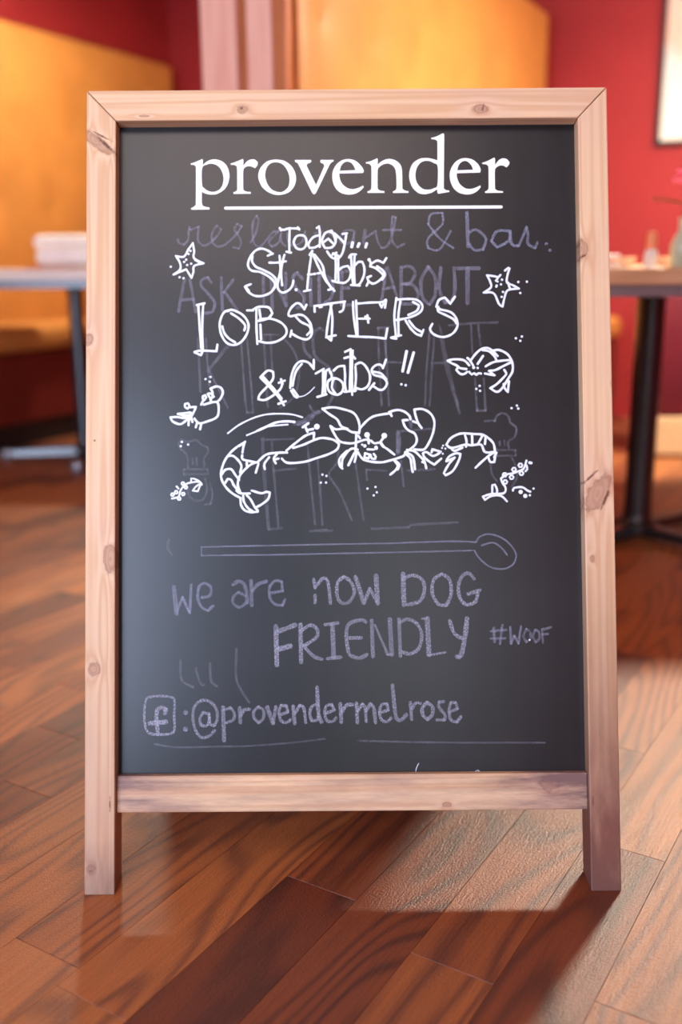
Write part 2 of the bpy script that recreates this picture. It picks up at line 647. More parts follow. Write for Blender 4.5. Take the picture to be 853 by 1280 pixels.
shell('baseboard_back', [(2.74, WALL_R, 0.10, 0.119, 0, 0.14)], M_CREAM)

# ------------------------------------------------------------ ceiling lights
WARM = (1.0, 0.91, 0.72, 1)
for label, (lx, ly, lz), rad, power in (
        ('white pendant lamp hanging over the left table', (-0.90, 4.65, 2.22), 0.11, 78),
        ('white pendant lamp hanging over the right table', (1.43, 3.38, 2.04), 0.13, 225)):
    t = thing('pendant_lamp', label, 'lamp', (lx, ly, CEIL))
    d = CEIL - lz
    bm = bmesh.new()
    lathe(bm, [(0, -0.001), (0.05, -0.001), (0.045, -0.025), (0, -0.03)])
    cyl(bm, (0, 0, -0.028), (0, 0, -d + 0.155), 0.004, n=10)
    obj('cord', bm, M_BLACK, t, True)
    bm = bmesh.new()
    lathe(bm, [(0.03, -d + 0.16), (0.07, -d + 0.13), (rad + 0.03, -d + 0.005), (rad + 0.026, -d + 0.002), (0.066, -d + 0.125), (0.03, -d + 0.155)])
    obj('shade', bm, M_WHITE, t, True)
    bm = bmesh.new()
    lathe(bm, [(0, -d + 0.025), (rad * 0.7, -d + 0.02), (rad, -d + 0.005), (rad * 0.7, -d - 0.008), (0, -d - 0.012)])
    obj('diffuser', bm, emitter('lit_pendant', WARM, power / (PI * rad * rad) / 6.5), t, True)

# ------------------------------------------------------------ upholstery


def padded(bm, w, h, depth, buttons, thick_low=0.0, edge=0.05, nx=90, nz=60):
    """a padded panel in x (0..w), z (0..h); front face bulges to +y by depth with a pit at each button"""
    grid = []
    for j in range(nz + 1):
        row = []
        z = h * j / nz
        for i in range(nx + 1):
            x = w * i / nx
            ex = min(x, w - x)
            ez = min(z, h - z)
            f = 1.0
            for e in (ex, ez):
                if e < edge:
                    q = 1 - e / edge
                    f *= math.sqrt(max(0, 1 - q * q))
            y = depth * (0.35 + 0.65 * f) + thick_low * max(0.0, 1 - z / 0.55) ** 1.6
            for bx, bz in buttons:
                d2 = (x - bx) ** 2 + (z - bz) ** 2
                if d2 < 0.12:
                    y -= 0.010 * math.exp(-d2 / 0.0013) + 0.006 * math.exp(-d2 / 0.012)
            row.append(bm.verts.new((x, y, z)))
        grid.append(row)
    for j in range(nz):
        for i in range(nx):
            bm.faces.new((grid[j][i], grid[j][i + 1], grid[j + 1][i + 1], grid[j + 1][i]))
    back = [bm.verts.new((x, 0, z)) for x, z in ((0, 0), (w, 0), (w, h), (0, h))]
    bm.faces.new(back)
    bm.faces.new([back[0], back[1]] + [grid[0][i] for i in range(nx, -1, -1)])
    bm.faces.new([back[3], back[2]] + [grid[nz][i] for i in range(nx, -1, -1)])
    bm.faces.new([back[0], back[3]] + [grid[j][0] for j in range(nz, -1, -1)])
    bm.faces.new([back[1], back[2]] + [grid[j][nx] for j in range(nz, -1, -1)])


# placing matrix for an object whose local x runs along -t (towards the street) and local y along +s
def booth_root(name, label, s, t):
    e = thing(name, label, 'bench')
    e.matrix_world = Matrix.Translation(room(s, t)) @ Matrix(((-RTT.x, RS.x, 0, 0), (-RTT.y, RS.y, 0, 0), (0, 0, 1, 0), (0, 0, 0, 1)))
    return e


def flip(bm):
    for f in bm.faces:
        f.normal_flip()


def booth(label, s, t, length, flare, top=1.93, seat=0.56):
    e = booth_root('booth_bench', label, s, t)
    rows = []
    z0 = 0.40
    bz = [1.49 - z0, 1.10 - z0, 0.72 - z0]
    buts = []
    for r, z in enumerate(bz):
        n = int(length / 0.36)
        for i in range(n):
            buts.append((0.20 + i * 0.36 + (0.18 if r % 2 else 0), z))
    bm = bmesh.new()
    padded(bm, length, top - z0, 0.11, buts, flare, 0.045, int(length * 42), 56)
    for v in bm.verts:
        v.co.z += z0
    back = obj('back_pad', bm, M_MUST, e, True)
    for bx, zz in buts:
        if bx > length - 0.1:
            continue
        bm = bmesh.new()
        bmesh.ops.create_uvsphere(bm, u_segments=10, v_segments=6, radius=0.011)
        for v in bm.verts:
            v.co.y *= 0.5
        yy = 0.11 - 0.014 + flare * max(0.0, 1 - zz / 0.55) ** 1.6
        bmesh.ops.translate(bm, verts=bm.verts[:], vec=(bx, yy, zz + z0))
        obj('button', bm, M_MUST, back, 'all')
    bm = bmesh.new()
    box(bm, 0, length, 0.09, seat, 0.42, 0.53, 0.035, 4)
    obj('seat_cushion', bm, M_MUST, e, True)
    bm = bmesh.new()
    box(bm, 0.01, length - 0.01, 0.0, 0.52, 0.105, 0.415, 0.006, 1)
    obj('base_panel', bm, M_RUST, e)
    bm = bmesh.new()
    box(bm, 0.04, length - 0.04, 0.0, 0.51, 0.0, 0.104)  # near-black and almost flush, stands in for the shadow under the base
    obj('plinth', bm, M_PLINTH, e)
    return e


booth('high mustard padded booth bench along the left red wall, rust-red base', -0.11, 0.0, 5.2, 0.02)
booth('mustard button-backed booth bench behind the sign, against the timber-ended partition', 2.13, -0.03, 2.52, 0.10, 1.97, 0.535)

# partition with a timber end between the booths
pt = thing('booth_partition', 'tall booth partition with pinkish timber end boards, behind the sign top', 'partition', room(1.965, -2.62), ROOM_ANG)
# local x = s, local y = t
bm = bmesh.new()
box(bm, 0.012, 0.155, 0.045, 2.72, 0, 1.98)
obj('partition_core', bm, M_POSTD, pt)
for x0, x1, y0, m, nm in ((0.0, 0.118, 0.0, M_POST, 'end_board'), (0.152, 0.232, 0.0, M_POST, 'end_board'), (0.118, 0.152, 0.018, M_POSTD, 'groove_strip'), (0.232, 0.272, 0.012, M_POSTD, 'edge_strip')):
    bm = bmesh.new()
    box(bm, x0, x1, y0, 0.044, 0, 2.0, 0.004, 2)
    obj(nm, bm, m, pt)
bm = bmesh.new()
box(bm, -0.01, 0.16, 0.045, 2.72, 1.981, 2.01, 0.004, 1)
obj('top_cap', bm, M_POST, pt)

# low maroon divider with cream plinth behind the right table
dv = thing('low_divider', 'low maroon padded divider on a cream plinth behind the right table', 'divider', (1.245, 4.10, 0), R(-3))
bm = bmesh.new()
box(bm, 0.0, 1.9, 0.0, 0.14, 0.17, 0.74, 0.015, 3)
obj('divider_panel', bm, M_MAROON, dv, True)
bm = bmesh.new()
box(bm, 0.0, 1.9, -0.012, 0.15, 0.012, 0.168, 0.006, 2)
obj('plinth', bm, M_CREAM, dv)
bm = bmesh.new()
box(bm, 0.02, 1.88, 0.01, 0.13, 0.0, 0.012)
obj('foot_strip', bm, M_PLINTH, dv)

# framed picture on the back wall
pic = thing('framed_picture', 'thin dark-framed picture with a pale pink and cream wash, on the red wall', 'picture', room(2.74, 0.12, 1.335), ROOM_ANG)
PW, PH = 0.62, 0.86
bm = bmesh.new()
box(bm, 0.02, PW - 0.02, -0.016, -0.004, 0.02, PH - 0.02)
k = N('picture_wash', 0.25, 0.5)
tc = k.coord((1, 1, 1))
g = k.n('ShaderNodeSeparateXYZ')
k.l(tc, g.inputs[0])
zz = k.math('ADD', k.math('DIVIDE', g.outputs[2], PH), k.math('MULTIPLY_ADD', k.noise(tc, 6, 3), 0.35, -0.17))
k.base(k.ramp(zz, [(0.0, lin(236, 226, 212)), (0.25, lin(226, 222, 214)), (0.48, lin(212, 212, 208)), (0.56, lin(238, 190, 172)), (0.75, lin(240, 205, 190))]))
obj('print', bm, k.m, pic)
for x0, x1, z0, z1 in ((0, 0.024, 0, PH), (PW - 0.024, PW, 0, PH), (0.024, PW - 0.024, 0, 0.024), (0.024, PW - 0.024, PH - 0.024, PH)):
    bm = bmesh.new()
    box(bm, x0, x1, -0.024, -0.001, z0, z1, 0.003, 1)
    obj('frame_bar', bm, M_PLINTH, pic)

# ------------------------------------------------------------ tables
TH = 0.780


def table(label, loc, rz, L, W, mat, colr, arms, rail=None):
    t = thing('dining_table', label, 'table', loc, rz)
    bm = bmesh.new()
    x0, x1, y0, y1 = L[0], L[1], W[0], W[1]
    box(bm, x0, x1, y0, y1, TH - 0.040, TH, 0.004, 2)
    obj('table_top', bm, mat, t)
    bm = bmesh.new()
    g = 0.012
    for a in ((x0 + g, x1 - g, y0 + g, y0 + g + 0.015), (x0 + g, x1 - g, y1 - g - 0.015, y1 - g),
              (x0 + g, x0 + g + 0.015, y0 + g + 0.015, y1 - g - 0.015), (x1 - g - 0.015, x1 - g, y0 + g + 0.015, y1 - g - 0.015)):
        box(bm, *a, TH - 0.068, TH - 0.0405)
    obj('under_rail', bm, rail or M_STEEL, t)
    bm = bmesh.new()
    lathe(bm, [(0, 0.03), (colr + 0.018, 0.03), (colr + 0.016, 0.05), (colr + 0.003, 0.062), (colr, 0.08), (colr, TH - 0.085), (colr + 0.02, TH - 0.07), (colr + 0.02, TH - 0.064), (0, TH - 0.064)], 32)
    obj('column', bm, M_BLACK, t, True)
    for ang in arms:
        bm = bmesh.new()
        d = Vector((math.cos(ang), math.sin(ang), 0))
        b2 = [(0.0, 0.034, 0.028), (0.1, 0.034, 0.026), (0.28, 0.028, 0.022), (0.33, 0.026, 0.018)]
        n = Vector((-d.y, d.x, 0))
        rings = []
        for r, z, hw in b2:
            c = d * r
            rings.append([bm.verts.new(c + n * hw + Vector((0, 0, 0.016))), bm.verts.new(c + n * hw * 0.8 + Vector((0, 0, z + 0.012))),
                          bm.verts.new(c - n * hw * 0.8 + Vector((0, 0, z + 0.012))), bm.verts.new(c - n * hw + Vector((0, 0, 0.016)))])
        for A, B in zip(rings, rings[1:]):
            for i in range(4):
                bm.faces.new((A[i], A[(i + 1) % 4], B[(i + 1) % 4], B[i]))
        bm.faces.new(rings[0])
        bm.faces.new(rings[-1][::-1])
        obj('base_arm', bm, M_BLACK, t)
        bm = bmesh.new()
        q = d * 0.325
        lathe(bm, [(0, 0), (0.020, 0), (0.026, 0.008), (0.026, 0.028), (0.018, 0.044), (0, 0.048)], 16, (q.x, q.y, 0))
        obj('glide', bm, M_STEEL, t, True)
    return t


tr = table('dining table with a honey-coloured wooden top, right of the sign', (0.875, 2.86, 0), R(-1), (-0.46, 0.66), (-0.42, 0.70), M_TOP, 0.040,  # top extended backwards so it shades the floor behind
           [R(-52), R(38), R(128), R(218)])
tl = table('dining table with a pale whitish top, left of the sign', (-1.085, 4.20, 0), 0.0, (-0.55, 0.58), (-0.42, 0.36), M_TOPW, 0.031,
           [R(-82), R(8), R(98), R(188)], M_BLACK)

# things on the right table
sh = thing('table_shaker', 'small glass shaker with a copper-orange cap on the right table', 'shaker', (0.762, 2.52, TH))
bm = bmesh.new()
lathe(bm, [(0, 0), (0.015, 0), (0.017, 0.004), (0.016, 0.034), (0.012, 0.043), (0, 0.043)])
obj('glass_body', bm, M_WHITE, sh, True)
bm = bmesh.new()
lathe(bm, [(0, 0.0435), (0.0125, 0.0435), (0.0125, 0.076), (0.009, 0.083), (0, 0.085)])
obj('cap', bm, plain('copper_cap', lin(240, 150, 104), 0.35, 0.5, 0.2), sh, True)
for x, y, lab in ((0.722, 2.62, 'low clear glass dish just left of the copper-capped shaker'), (0.812, 2.60, 'low clear glass dish just right of the copper-capped shaker')):
    bm = bmesh.new()
    lathe(bm, [(0, 0.0), (0.02, 0.0), (0.034, 0.026), (0.031, 0.026), (0.018, 0.004), (0, 0.004)])
    o = obj('glass_dish', bm, plain('pale_glass', lin(236, 206, 182), 0.15), None, True)
    o.location = (x, y, TH)
    tag(o, lab, 'dish')
# folded napkin
bm = bmesh.new()
for q in range(4):
    box(bm, 0, 0.11, 0, 0.09, q * 0.006, q * 0.006 + 0.0055, 0.0024, 2)
for v in bm.verts:
    v.co.z += 0.20 * max(0, v.co.x - 0.03) ** 1.0 * (0.6 if v.co.z > 0.012 else 0.0)
o = obj('folded_napkin', bm, M_LINEN, None, True)
o.location = (0.585, 2.52, TH)
o.rotation_euler = (0, 0, R(10))
tag(o, 'white folded napkin on the right table, beside the sign frame', 'napkin')
# bud vase, with a flower standing in it
VX, VY = 0.832, 2.50
bm = bmesh.new()
lathe(bm, [(0, 0.0), (0.026, 0.0), (0.030, 0.006), (0.030, 0.05), (0.022, 0.072), (0.013, 0.085), (0.013, 0.112), (0.016, 0.116), (0.013, 0.116), (0.0105, 0.111), (0.0105, 0.086), (0.02, 0.07), (0.027, 0.05), (0.027, 0.008), (0, 0.008)])
o = obj('bud_vase', bm, plain('pale_green_glass', lin(196, 206, 178), 0.12), None, True)
o.location = (VX, VY, TH)
tag(o, 'pale green glass bud vase holding a pink flower', 'vase')
fl = thing('pink_flower', 'pink flower with a purple centre standing in the bud vase', 'flower', (VX, VY, TH + 0.012))
bm = bmesh.new()
tube(bm, [(0, 0, 0), (0.002, 0, 0.06), (-0.002, 0.0, 0.12), (0.003, -0.002, 0.19)], 0.0028)
M_STEM = plain('flower_stem', lin(96, 112, 44), 0.5)
obj('stem', bm, M_STEM, fl, True)
M_PETAL = plain('pink_petal', lin(255, 150, 180), 0.6)


def petal(ang, l, wd, droop, base):
    bm = bmesh.new()
    rows = []
    for i in range(7):
        t = i / 6
        r = 0.006 + l * t
        z = base + 0.012 * math.sin(t * PI * 0.6) - droop * t * t
        hw = wd * math.sin(PI * (0.12 + 0.80 * t)) ** 0.8
        row = []
        for k in (-1, -0.5, 0, 0.5, 1):
            row.append(bm.verts.new((r, hw * k, z + 0.004 * k * k)))
        rows.append(row)
    for a, b in zip(rows, rows[1:]):
        for i in range(4):
            bm.faces.new((a[i], a[i + 1], b[i + 1], b[i]))
    bmesh.ops.solidify(bm, geom=bm.faces[:], thickness=0.0008)
    bm.transform(Matrix.Rotation(ang, 4, 'Z'))
    return bm


for i in range(11):
    o = obj('petal', petal(2 * PI * i / 11 + rnd.uniform(-.1, .1), 0.030, 0.010, 0.016 + rnd.uniform(-.006, .008), 0.190), M_PETAL, fl, 'all')
for i in range(8):
    o = obj('petal', petal(2 * PI * i / 8 + 0.2, 0.022, 0.008, 0.0, 0.197), M_PETAL, fl, 'all')
bm = bmesh.new()
lathe(bm, [(0, 0.186), (0.010, 0.188), (0.013, 0.198), (0.008, 0.208), (0, 0.211)], 16)
obj('flower_centre', bm, plain('purple_centre', lin(112, 84, 132), 0.8), fl, True)
for ang, z, l in ((R(196), 0.135, 0.085), (R(20), 0.12, 0.07)):
    bm = petal(0, l, 0.013, -0.01, 0)
    bm.transform(Matrix.Translation((0, 0, z)) @ Matrix.Rotation(ang, 4, 'Z') @ Matrix.Rotation(R(8), 4, 'Y'))
    obj('leaf', bm, plain('leaf_green', lin(150, 110, 62), 0.6), fl, 'all')

# things on the left table
ct = thing('bread_bin', 'cream rounded lidded box on the left table', 'container', (-0.92, 4.02, TH), R(1.5))
bm = bmesh.new()
box(bm, -0.245, 0.20, -0.09, 0.09, 0.006, 0.085, 0.036, 5)
obj('bin_body', bm, plain('cream_enamel', lin(246, 236, 224), 0.45), ct, True)
bm = bmesh.new()
box(bm, -0.248, 0.203, -0.093, 0.093, 0.070, 0.128, 0.028, 5)
obj('lid', bm, plain('cream_enamel_lid', lin(252, 242, 226), 0.45), ct, True)
for x in (-0.2, 0.155):
    for y in (-0.05, 0.05):
        bm = bmesh.new()
        cyl(bm, (x, y, 0), (x, y, 0.0062), 0.012, n=12)
        obj('foot', bm, M_BLACK, ct)
bm = bmesh.new()
lathe(bm, [(0, 0.0), (0.035, 0.0), (0.052, 0.012), (0.07, 0.040), (0.066, 0.040), (0.048, 0.015), (0, 0.006)], 32)
o = obj('bowl', bm, M_WHITE, None, True)
o.location = (-0.865, 3.85, TH)
tag(o, 'small white bowl in front of the cream box on the left table', 'bowl')
bm = bmesh.new()
box(bm, 0, 0.17, 0, 0.11, 0, 0.004, 0.0015, 1)
box(bm, 0.006, 0.164, 0.004, 0.108, 0.0042, 0.0072, 0.0012, 1)
o = obj('menu_card', bm, plain('terracotta_card', lin(206, 128, 104), 0.7), None)
o.location = (-1.17, 3.815, TH)
o.rotation_euler = (0, 0, R(-4))
tag(o, 'terracotta folded menu card lying before the cream box', 'menu')

# ------------------------------------------------------------ the sign
LEAN = R(16.333)
YAW = R(0.051)
a_ = Vector((math.cos(YAW), math.sin(YAW), 0))
n0 = Vector((-math.sin(YAW), math.cos(YAW), 0))
up_ = n0 * math.sin(LEAN) + Vector((0, 0, math.cos(LEAN)))
bk_ = -(a_.cross(up_))
sign = thing('chalkboard_sign', 'A-shaped pavement sign: blackboard in a peach pine frame on the wooden floor', 'sign', (0.01197, 1.14269, 0), 0)
FM = Matrix(((a_.x, bk_.x, up_.x, 0), (a_.y, bk_.y, up_.y, 0), (a_.z, bk_.z, up_.z, 0), (0, 0, 0, 1)))   # leaning front frame
H, HW, SWD, DP = 1.0665, 0.35, 0.0395, 0.044


def framed(bm):
    bm.transform(FM)
    return bm


def part(name, bm, mat, parent=sign, smooth=False, frame=FM):
    o = obj(name, bm, mat, parent, smooth)
    if parent is sign:
        o.matrix_local = frame
    return o


def stile_bm(side):
    """front stile with mitred top and a foot cut level with the floor"""
    bm = bmesh.new()
    xo, xi = HW * side, (HW - SWD) * side
    g = 0.0005
    foot = math.tan(LEAN) * DP
    pts = []
    for y, zf in ((0, 0.0), (DP, foot)):
        pts.append([(xo, y, zf), (xi, y, zf), (xi, y, H - 0.0415 - g), (xo, y, H - g * 1.4)])
    A = [bm.verts.new(p) for p in pts[0]]
    B = [bm.verts.new(p) for p in pts[1]]
    bm.faces.new(A)
    bm.faces.new(B[::-1])
    for i in range(4):
        bm.faces.new((A[i], A[(i + 1) % 4], B[(i + 1) % 4], B[i]))
    bmesh.ops.recalc_face_normals(bm, faces=bm.faces[:])
    bmesh.ops.bevel(bm, geom=bm.edges[:], offset=0.0016, segments=2, profile=0.5, affect='EDGES')
    return bm


# pixel of the photograph -> position on the blackboard, metres across and up from the foot
HM = (0.0010972127799440024, -8.515264232908928e-06, -0.4745884905470624, -8.31712561026627e-06, -0.0010815467374549312, 1.2040077289772941, -4.566794990111116e-07, 3.329111954611727e-05)


def uv(x, y):
    k = HM[6] * x + HM[7] * y + 1
    return ((HM[0] * x + HM[1] * y + HM[2]) / k, (HM[3] * x + HM[4] * y + HM[5]) / k)


def knot(x, y, rx, ry, tilt=0.0):
    u, v = uv(x, y)
    return (u * 0.983, 0.535 + (v - 0.535) * 0.983, rx * 0.00105, ry * 0.00107, tilt)


kl = [knot(120, 178, 26, 7, R(38)), knot(137, 700, 9, 17), knot(117, 838, 8, 9), knot(110, 425, 6, 8), knot(113, 1088, 6, 6)]
kr = [knot(748, 618, 12, 26, R(32)), knot(727, 312, 9, 13), knot(741, 700, 3, 4), knot(768, 480, 3, 3)]
kt = [knot(302, 138, 7, 5), knot(601, 137, 10, 6), knot(180, 146, 7, 1.5)]
ckl = [knot(132, 182, 20, 2.6, R(42)), knot(127, 171, 16, 1.6, R(28)), knot(137, 1008, 1.3, 11), knot(118, 552, 2.2, 1.8), knot(113, 1091, 3, 1.2)]
ckr = [knot(738, 598, 2.2, 15, R(48)), knot(757, 626, 2.2, 17, R(24)), knot(742, 1003, 1.4, 9), knot(724, 303, 1.5, 6, R(-30)), knot(730, 321, 6, 1.6, R(-25))]
ckt = [knot(302, 136, 3, 2.2, R(-40)), knot(604, 136, 1.8, 6, R(10))]
part('stile', stile_bm(-1), pine('pine_left_stile', 'Z', kl, ckl, wear=0.75, wh=0.5))
part('stile', stile_bm(1), pine('pine_right_stile', 'Z', kr, ckr, wear=1.9, wh=0.5))
bm = bmesh.new()
pts = []
for y in (0, DP):
    pts.append([bm.verts.new(p) for p in ((-HW + 0.0006, y, H), (HW - 0.0006, y, H), (HW - SWD - 0.0004, y, H - 0.0415), (-HW + SWD + 0.0004, y, H - 0.0415))])
A, B = pts
bm.faces.new(A)
bm.faces.new(B[::-1])
for i in range(4):
    bm.faces.new((A[i], A[(i + 1) % 4], B[(i + 1) % 4], B[i]))
bmesh.ops.recalc_face_normals(bm, faces=bm.faces[:])
bmesh.ops.bevel(bm, geom=bm.edges[:], offset=0.0014, segments=2, profile=0.5, affect='EDGES')
part('top_rail', bm, pine('pine_top_rail', 'X', kt, ckt, 1.0, False))
bm = bmesh.new()
box(bm, -HW + SWD + 0.0004, HW - SWD - 0.0004, 0.009, 0.036, 0.1035, 0.1515, 0.0016, 2)
part('bottom_rail', bm, pine('pine_bottom_rail', 'X', [knot(560, 1010, 5, 3), knot(690, 982, 14, 10)], [], 0.8))
YP = 0.0215       # face of the blackboard
bm = bmesh.new()
box(bm, -0.3103, 0.3103, YP, YP + 0.004, 0.1515, H - 0.0416)
panel = part('blackboard', bm, slate())
# folding rear frame
r_foot = 2 * (H * math.sin(LEAN)) + 0.10
up2 = -n0 * math.sin(LEAN) + Vector((0, 0, math.cos(LEAN)))
bk2 = -(a_.cross(up2))
RM = Matrix(((a_.x, bk2.x, up2.x, 0), (a_.y, bk2.y, up2.y, r_foot), (a_.z, bk2.z, up2.z, 0), (0, 0, 0, 1)))
M_PR = pine('pine_rear_frame', 'Z', [])
M_PRX = pine('pine_rear_rail', 'X', [], [], 0.8)
for sd in (-1, 1):
    bm = bmesh.new()
    xs = sorted((HW * sd, (HW - SWD) * sd))
    f = math.tan(LEAN) * 0.044
    vs = box(bm, xs[0], xs[1], -0.044, 0, 0, H - 0.008)
    for v in bm.verts:
        if v.co.z < 0.001 and v.co.y < -0.02:
            v.co.z = f
    bmesh.ops.recalc_face_normals(bm, faces=bm.faces[:])
    bmesh.ops.bevel(bm, geom=bm.edges[:], offset=0.0016, segments=2, profile=0.5, affect='EDGES')
    part('rear_stile', bm, M_PR, frame=RM)
for z0, z1 in ((0.104, 0.152), (H - 0.05, H - 0.009)):
    bm = bmesh.new()
    box(bm, -HW + SWD + 0.0004, HW - SWD - 0.0004, -0.036, -0.009, z0, z1, 0.0016, 2)
    part('rear_rail', bm, M_PRX, frame=RM)
bm = bmesh.new()
box(bm, -0.3103, 0.3103, -0.0255, -0.0215, 0.1525, H - 0.051)
part('rear_blackboard', bm, panel.data.materials[0], frame=RM)
for x in (-0.22, 0.22):
    bm = bmesh.new()
    ymid = H * math.sin(LEAN) + 0.05
    zt = H * math.cos(LEAN)
    box(bm, x - 0.03, x + 0.03, ymid - 0.045, ymid + 0.045, zt - 0.010, zt - 0.0075)
    cyl(bm, (x - 0.03, ymid, zt - 0.005), (x + 0.03, ymid, zt - 0.005), 0.004, n=12)
    o = obj('hinge', bm, M_STEEL, sign)
for x in (-0.30, 0.30):          # stay cords between the two frames
    bm = bmesh.new()
    z = 0.42
    ya = z * math.tan(LEAN) + 0.046
    yb = r_foot - z * math.tan(LEAN) - 0.046
    pts = [(x, ya + (yb - ya) * i / 10, z - 0.03 * math.sin(PI * i / 10)) for i in range(11)]
    tube(bm, pts, 0.0025, 6)
    obj('stay_cord', bm, M_LINEN, sign)

# ------------------------------------------------------------ what is written on it


def smooth_pts(pts, closed=False, corner=70, step=6):
    """Catmull-Rom through the points, sharp turns kept"""
    n = len(pts)
    if n < 3:
        return list(pts)

    def ang(i):
        a, b, c = pts[(i - 1) % n], pts[i], pts[(i + 1) % n]
        v1 = (b[0] - a[0], b[1] - a[1])
        v2 = (c[0] - b[0], c[1] - b[1])
        l1, l2 = math.hypot(*v1), math.hypot(*v2)
        if l1 < 1e-9 or l2 < 1e-9:
            return 0
        return math.degrees(math.acos(max(-1, min(1, (v1[0] * v2[0] + v1[1] * v2[1]) / l1 / l2))))
    sharp = [ang(i) > corner if (closed or 0 < i < n - 1) else True for i in range(n)]
    out = []
    rng = range(n) if closed else range(n - 1)
    for i in rng:
        p1, p2 = pts[i], pts[(i + 1) % n]
        p0 = p1 if sharp[i] else pts[(i - 1) % n]
        p3 = p2 if sharp[(i + 1) % n] else pts[(i + 2) % n]
        d = math.hypot(p2[0] - p1[0], p2[1] - p1[1])
        k = max(1, min(step, int(d / 0.0018)))
        for q in range(k):
            t = q / k
            out.append(tuple(0.5 * (2 * p1[c] + (p2[c] - p0[c]) * t + (2 * p0[c] - 5 * p1[c] + 4 * p2[c] - p3[c]) * t * t + (3 * p1[c] - p0[c] - 3 * p2[c] + p3[c]) * t ** 3) for c in (0, 1)))
    if not closed:
        out.append(pts[-1])
    return out


PROF = ((-1, 0.0), (-0.82, 0.6), (0, 1.0), (0.82, 0.6), (1, 0.0))


def stroke(V, F, pts, wd, hh, y0, wob=0.10):
    """a drawn line: rounded ridge following pts (u, v), width wd, ends and sharp turns rounded"""
    pts = [p for i, p in enumerate(pts) if i == 0 or math.hypot(p[0] - pts[i - 1][0], p[1] - pts[i - 1][1]) > 1e-5]
    n = len(pts)
    hw = wd / 2

    def ring(p, d, k):
        nx, nz = -d[1], d[0]
        base = len(V)
        for a, h in PROF:
            V.append((p[0] + nx * a * hw * k, y0 - h * hh * (0.2 + 0.8 * k), p[1] + nz * a * hw * k))
        return base
    if n == 1:
        dome(V, F, pts[0], hw, hh, y0)
        return
    prev = None
    ph = rnd.uniform(0, 6)
    for i, p in enumerate(pts):
        a, b = pts[max(0, i - 1)], pts[min(n - 1, i + 1)]
        d = (b[0] - a[0], b[1] - a[1])
        l = math.hypot(*d) or 1
        d = (d[0] / l, d[1] / l)
        kk = 1 + wob * math.sin(ph + i * 0.9) * 0.6 + rnd.uniform(-wob, wob) * 0.5
        rs = []
        if i == 0:
            for th in (80, 50, 25):
                s, c = math.sin(R(th)), math.cos(R(th))
                rs.append(ring((p[0] - d[0] * hw * s, p[1] - d[1] * hw * s), d, c * kk))
        rs.append(ring(p, d, kk))
        if i == n - 1:
            for th in (25, 50, 80):
                s, c = math.sin(R(th)), math.cos(R(th))
                rs.append(ring((p[0] + d[0] * hw * s, p[1] + d[1] * hw * s), d, c * kk))
        elif i > 0:
            v1 = (p[0] - a[0], p[1] - a[1])
            v2 = (b[0] - p[0], b[1] - p[1])
            dot = (v1[0] * v2[0] + v1[1] * v2[1]) / ((math.hypot(*v1) * math.hypot(*v2)) or 1)
            if dot < 0.6:
                dome(V, F, p, hw, hh, y0)
        for r_ in rs:
            if prev is not None:
                for q in range(4):
                    F.append((prev + q, prev + q + 1, r_ + q + 1, r_ + q))
            prev = r_


def dome(V, F, p, hw, hh, y0):
    c = len(V)
    V.append((p[0], y0 - hh, p[1]))
    n = 10
    for rr, h in ((0.7, 0.7), (1.0, 0.0)):
        for i in range(n):
            V.append((p[0] + hw * rr * math.cos(2 * PI * i / n), y0 - hh * h, p[1] + hw * rr * math.sin(2 * PI * i / n)))
    for i in range(n):
        j = (i + 1) % n
        F.append((c, c + 1 + i, c + 1 + j))
        F.append((c + 1 + i, c + 1 + n + i, c + 1 + n + j, c + 1 + j))


PXM = 0.00106     # metres on the board per pixel of the photograph
level = [0]


def drawing(name, mat, strokes, label=None, hh=0.00025, lift=0.00004, wob=0.10, corner=70):
    """strokes: (origin x, origin y, scale, width in px, [points]) ; one point = a dot; trailing 'c' closes the line"""
    level[0] += 1
    y0 = YP - lift - 0.000004 * (level[0] % 12)
    lines = []
    for st in strokes:
        ox, oy, sc, wd, pts = st[:5]
        closed = len(st) > 5
        q = [uv(ox + x / sc, oy + y / sc) for x, y in pts]
        q = smooth_pts(q, closed, corner)
        if closed:
            q.append(q[0])
        lines.append((wd * PXM, q))
    # lines that stand close together belong to one word; each word is a piece of its own
    groups = list(range(len(lines)))
    if name.endswith('lettering'):
        for a in range(len(lines)):
            for b in range(a + 1, len(lines)):
                if groups[a] != groups[b] and any((p[0] - q[0]) ** 2 + (p[1] - q[1]) ** 2 < 0.0125 ** 2 for p in lines[a][1][::2] + lines[a][1][-1:] for q in lines[b][1][::2] + lines[b][1][-1:]):
                    g0, g1 = groups[b], groups[a]
                    groups = [g1 if g == g0 else g for g in groups]
    else:
        groups = [0] * len(lines)
    kinds = sorted(set(groups))
    for g in kinds:
        V, F = [], []
        for (wd, q), gg in zip(lines, groups):
            if gg == g:
                stroke(V, F, q, wd, hh, y0, wob)
        me = bpy.data.meshes.new(name)
        me.from_pydata(V, [], F)
        me.polygons.foreach_set('use_smooth', [True] * len(me.polygons))
        o = link(name, me, mat, panel)
        if label and len(kinds) == 1:
            o['label'] = label


def filled(V, F, outer, holes, y0, hh):
    loops = [outer] + holes
    tri = tessellate_polygon([[Vector((p[0], p[1], 0)) for p in lp] for lp in loops])
    flat = [p for lp in loops for p in lp]
    b = len(V)
    for p in flat:
        V.append((p[0], y0 - hh, p[1]))
    for t in tri:
        F.append(tuple(b + i for i in t))
    b2 = len(V)
    for p in flat:
        V.append((p[0], y0, p[1]))
    k = 0
    for lp in loops:
        for i in range(len(lp)):
            j = (i + 1) % len(lp)
            F.append((b + k + i, b + k + j, b2 + k + j, b2 + k + i))
        k += len(lp)


K = 6.007
LW = 3.0


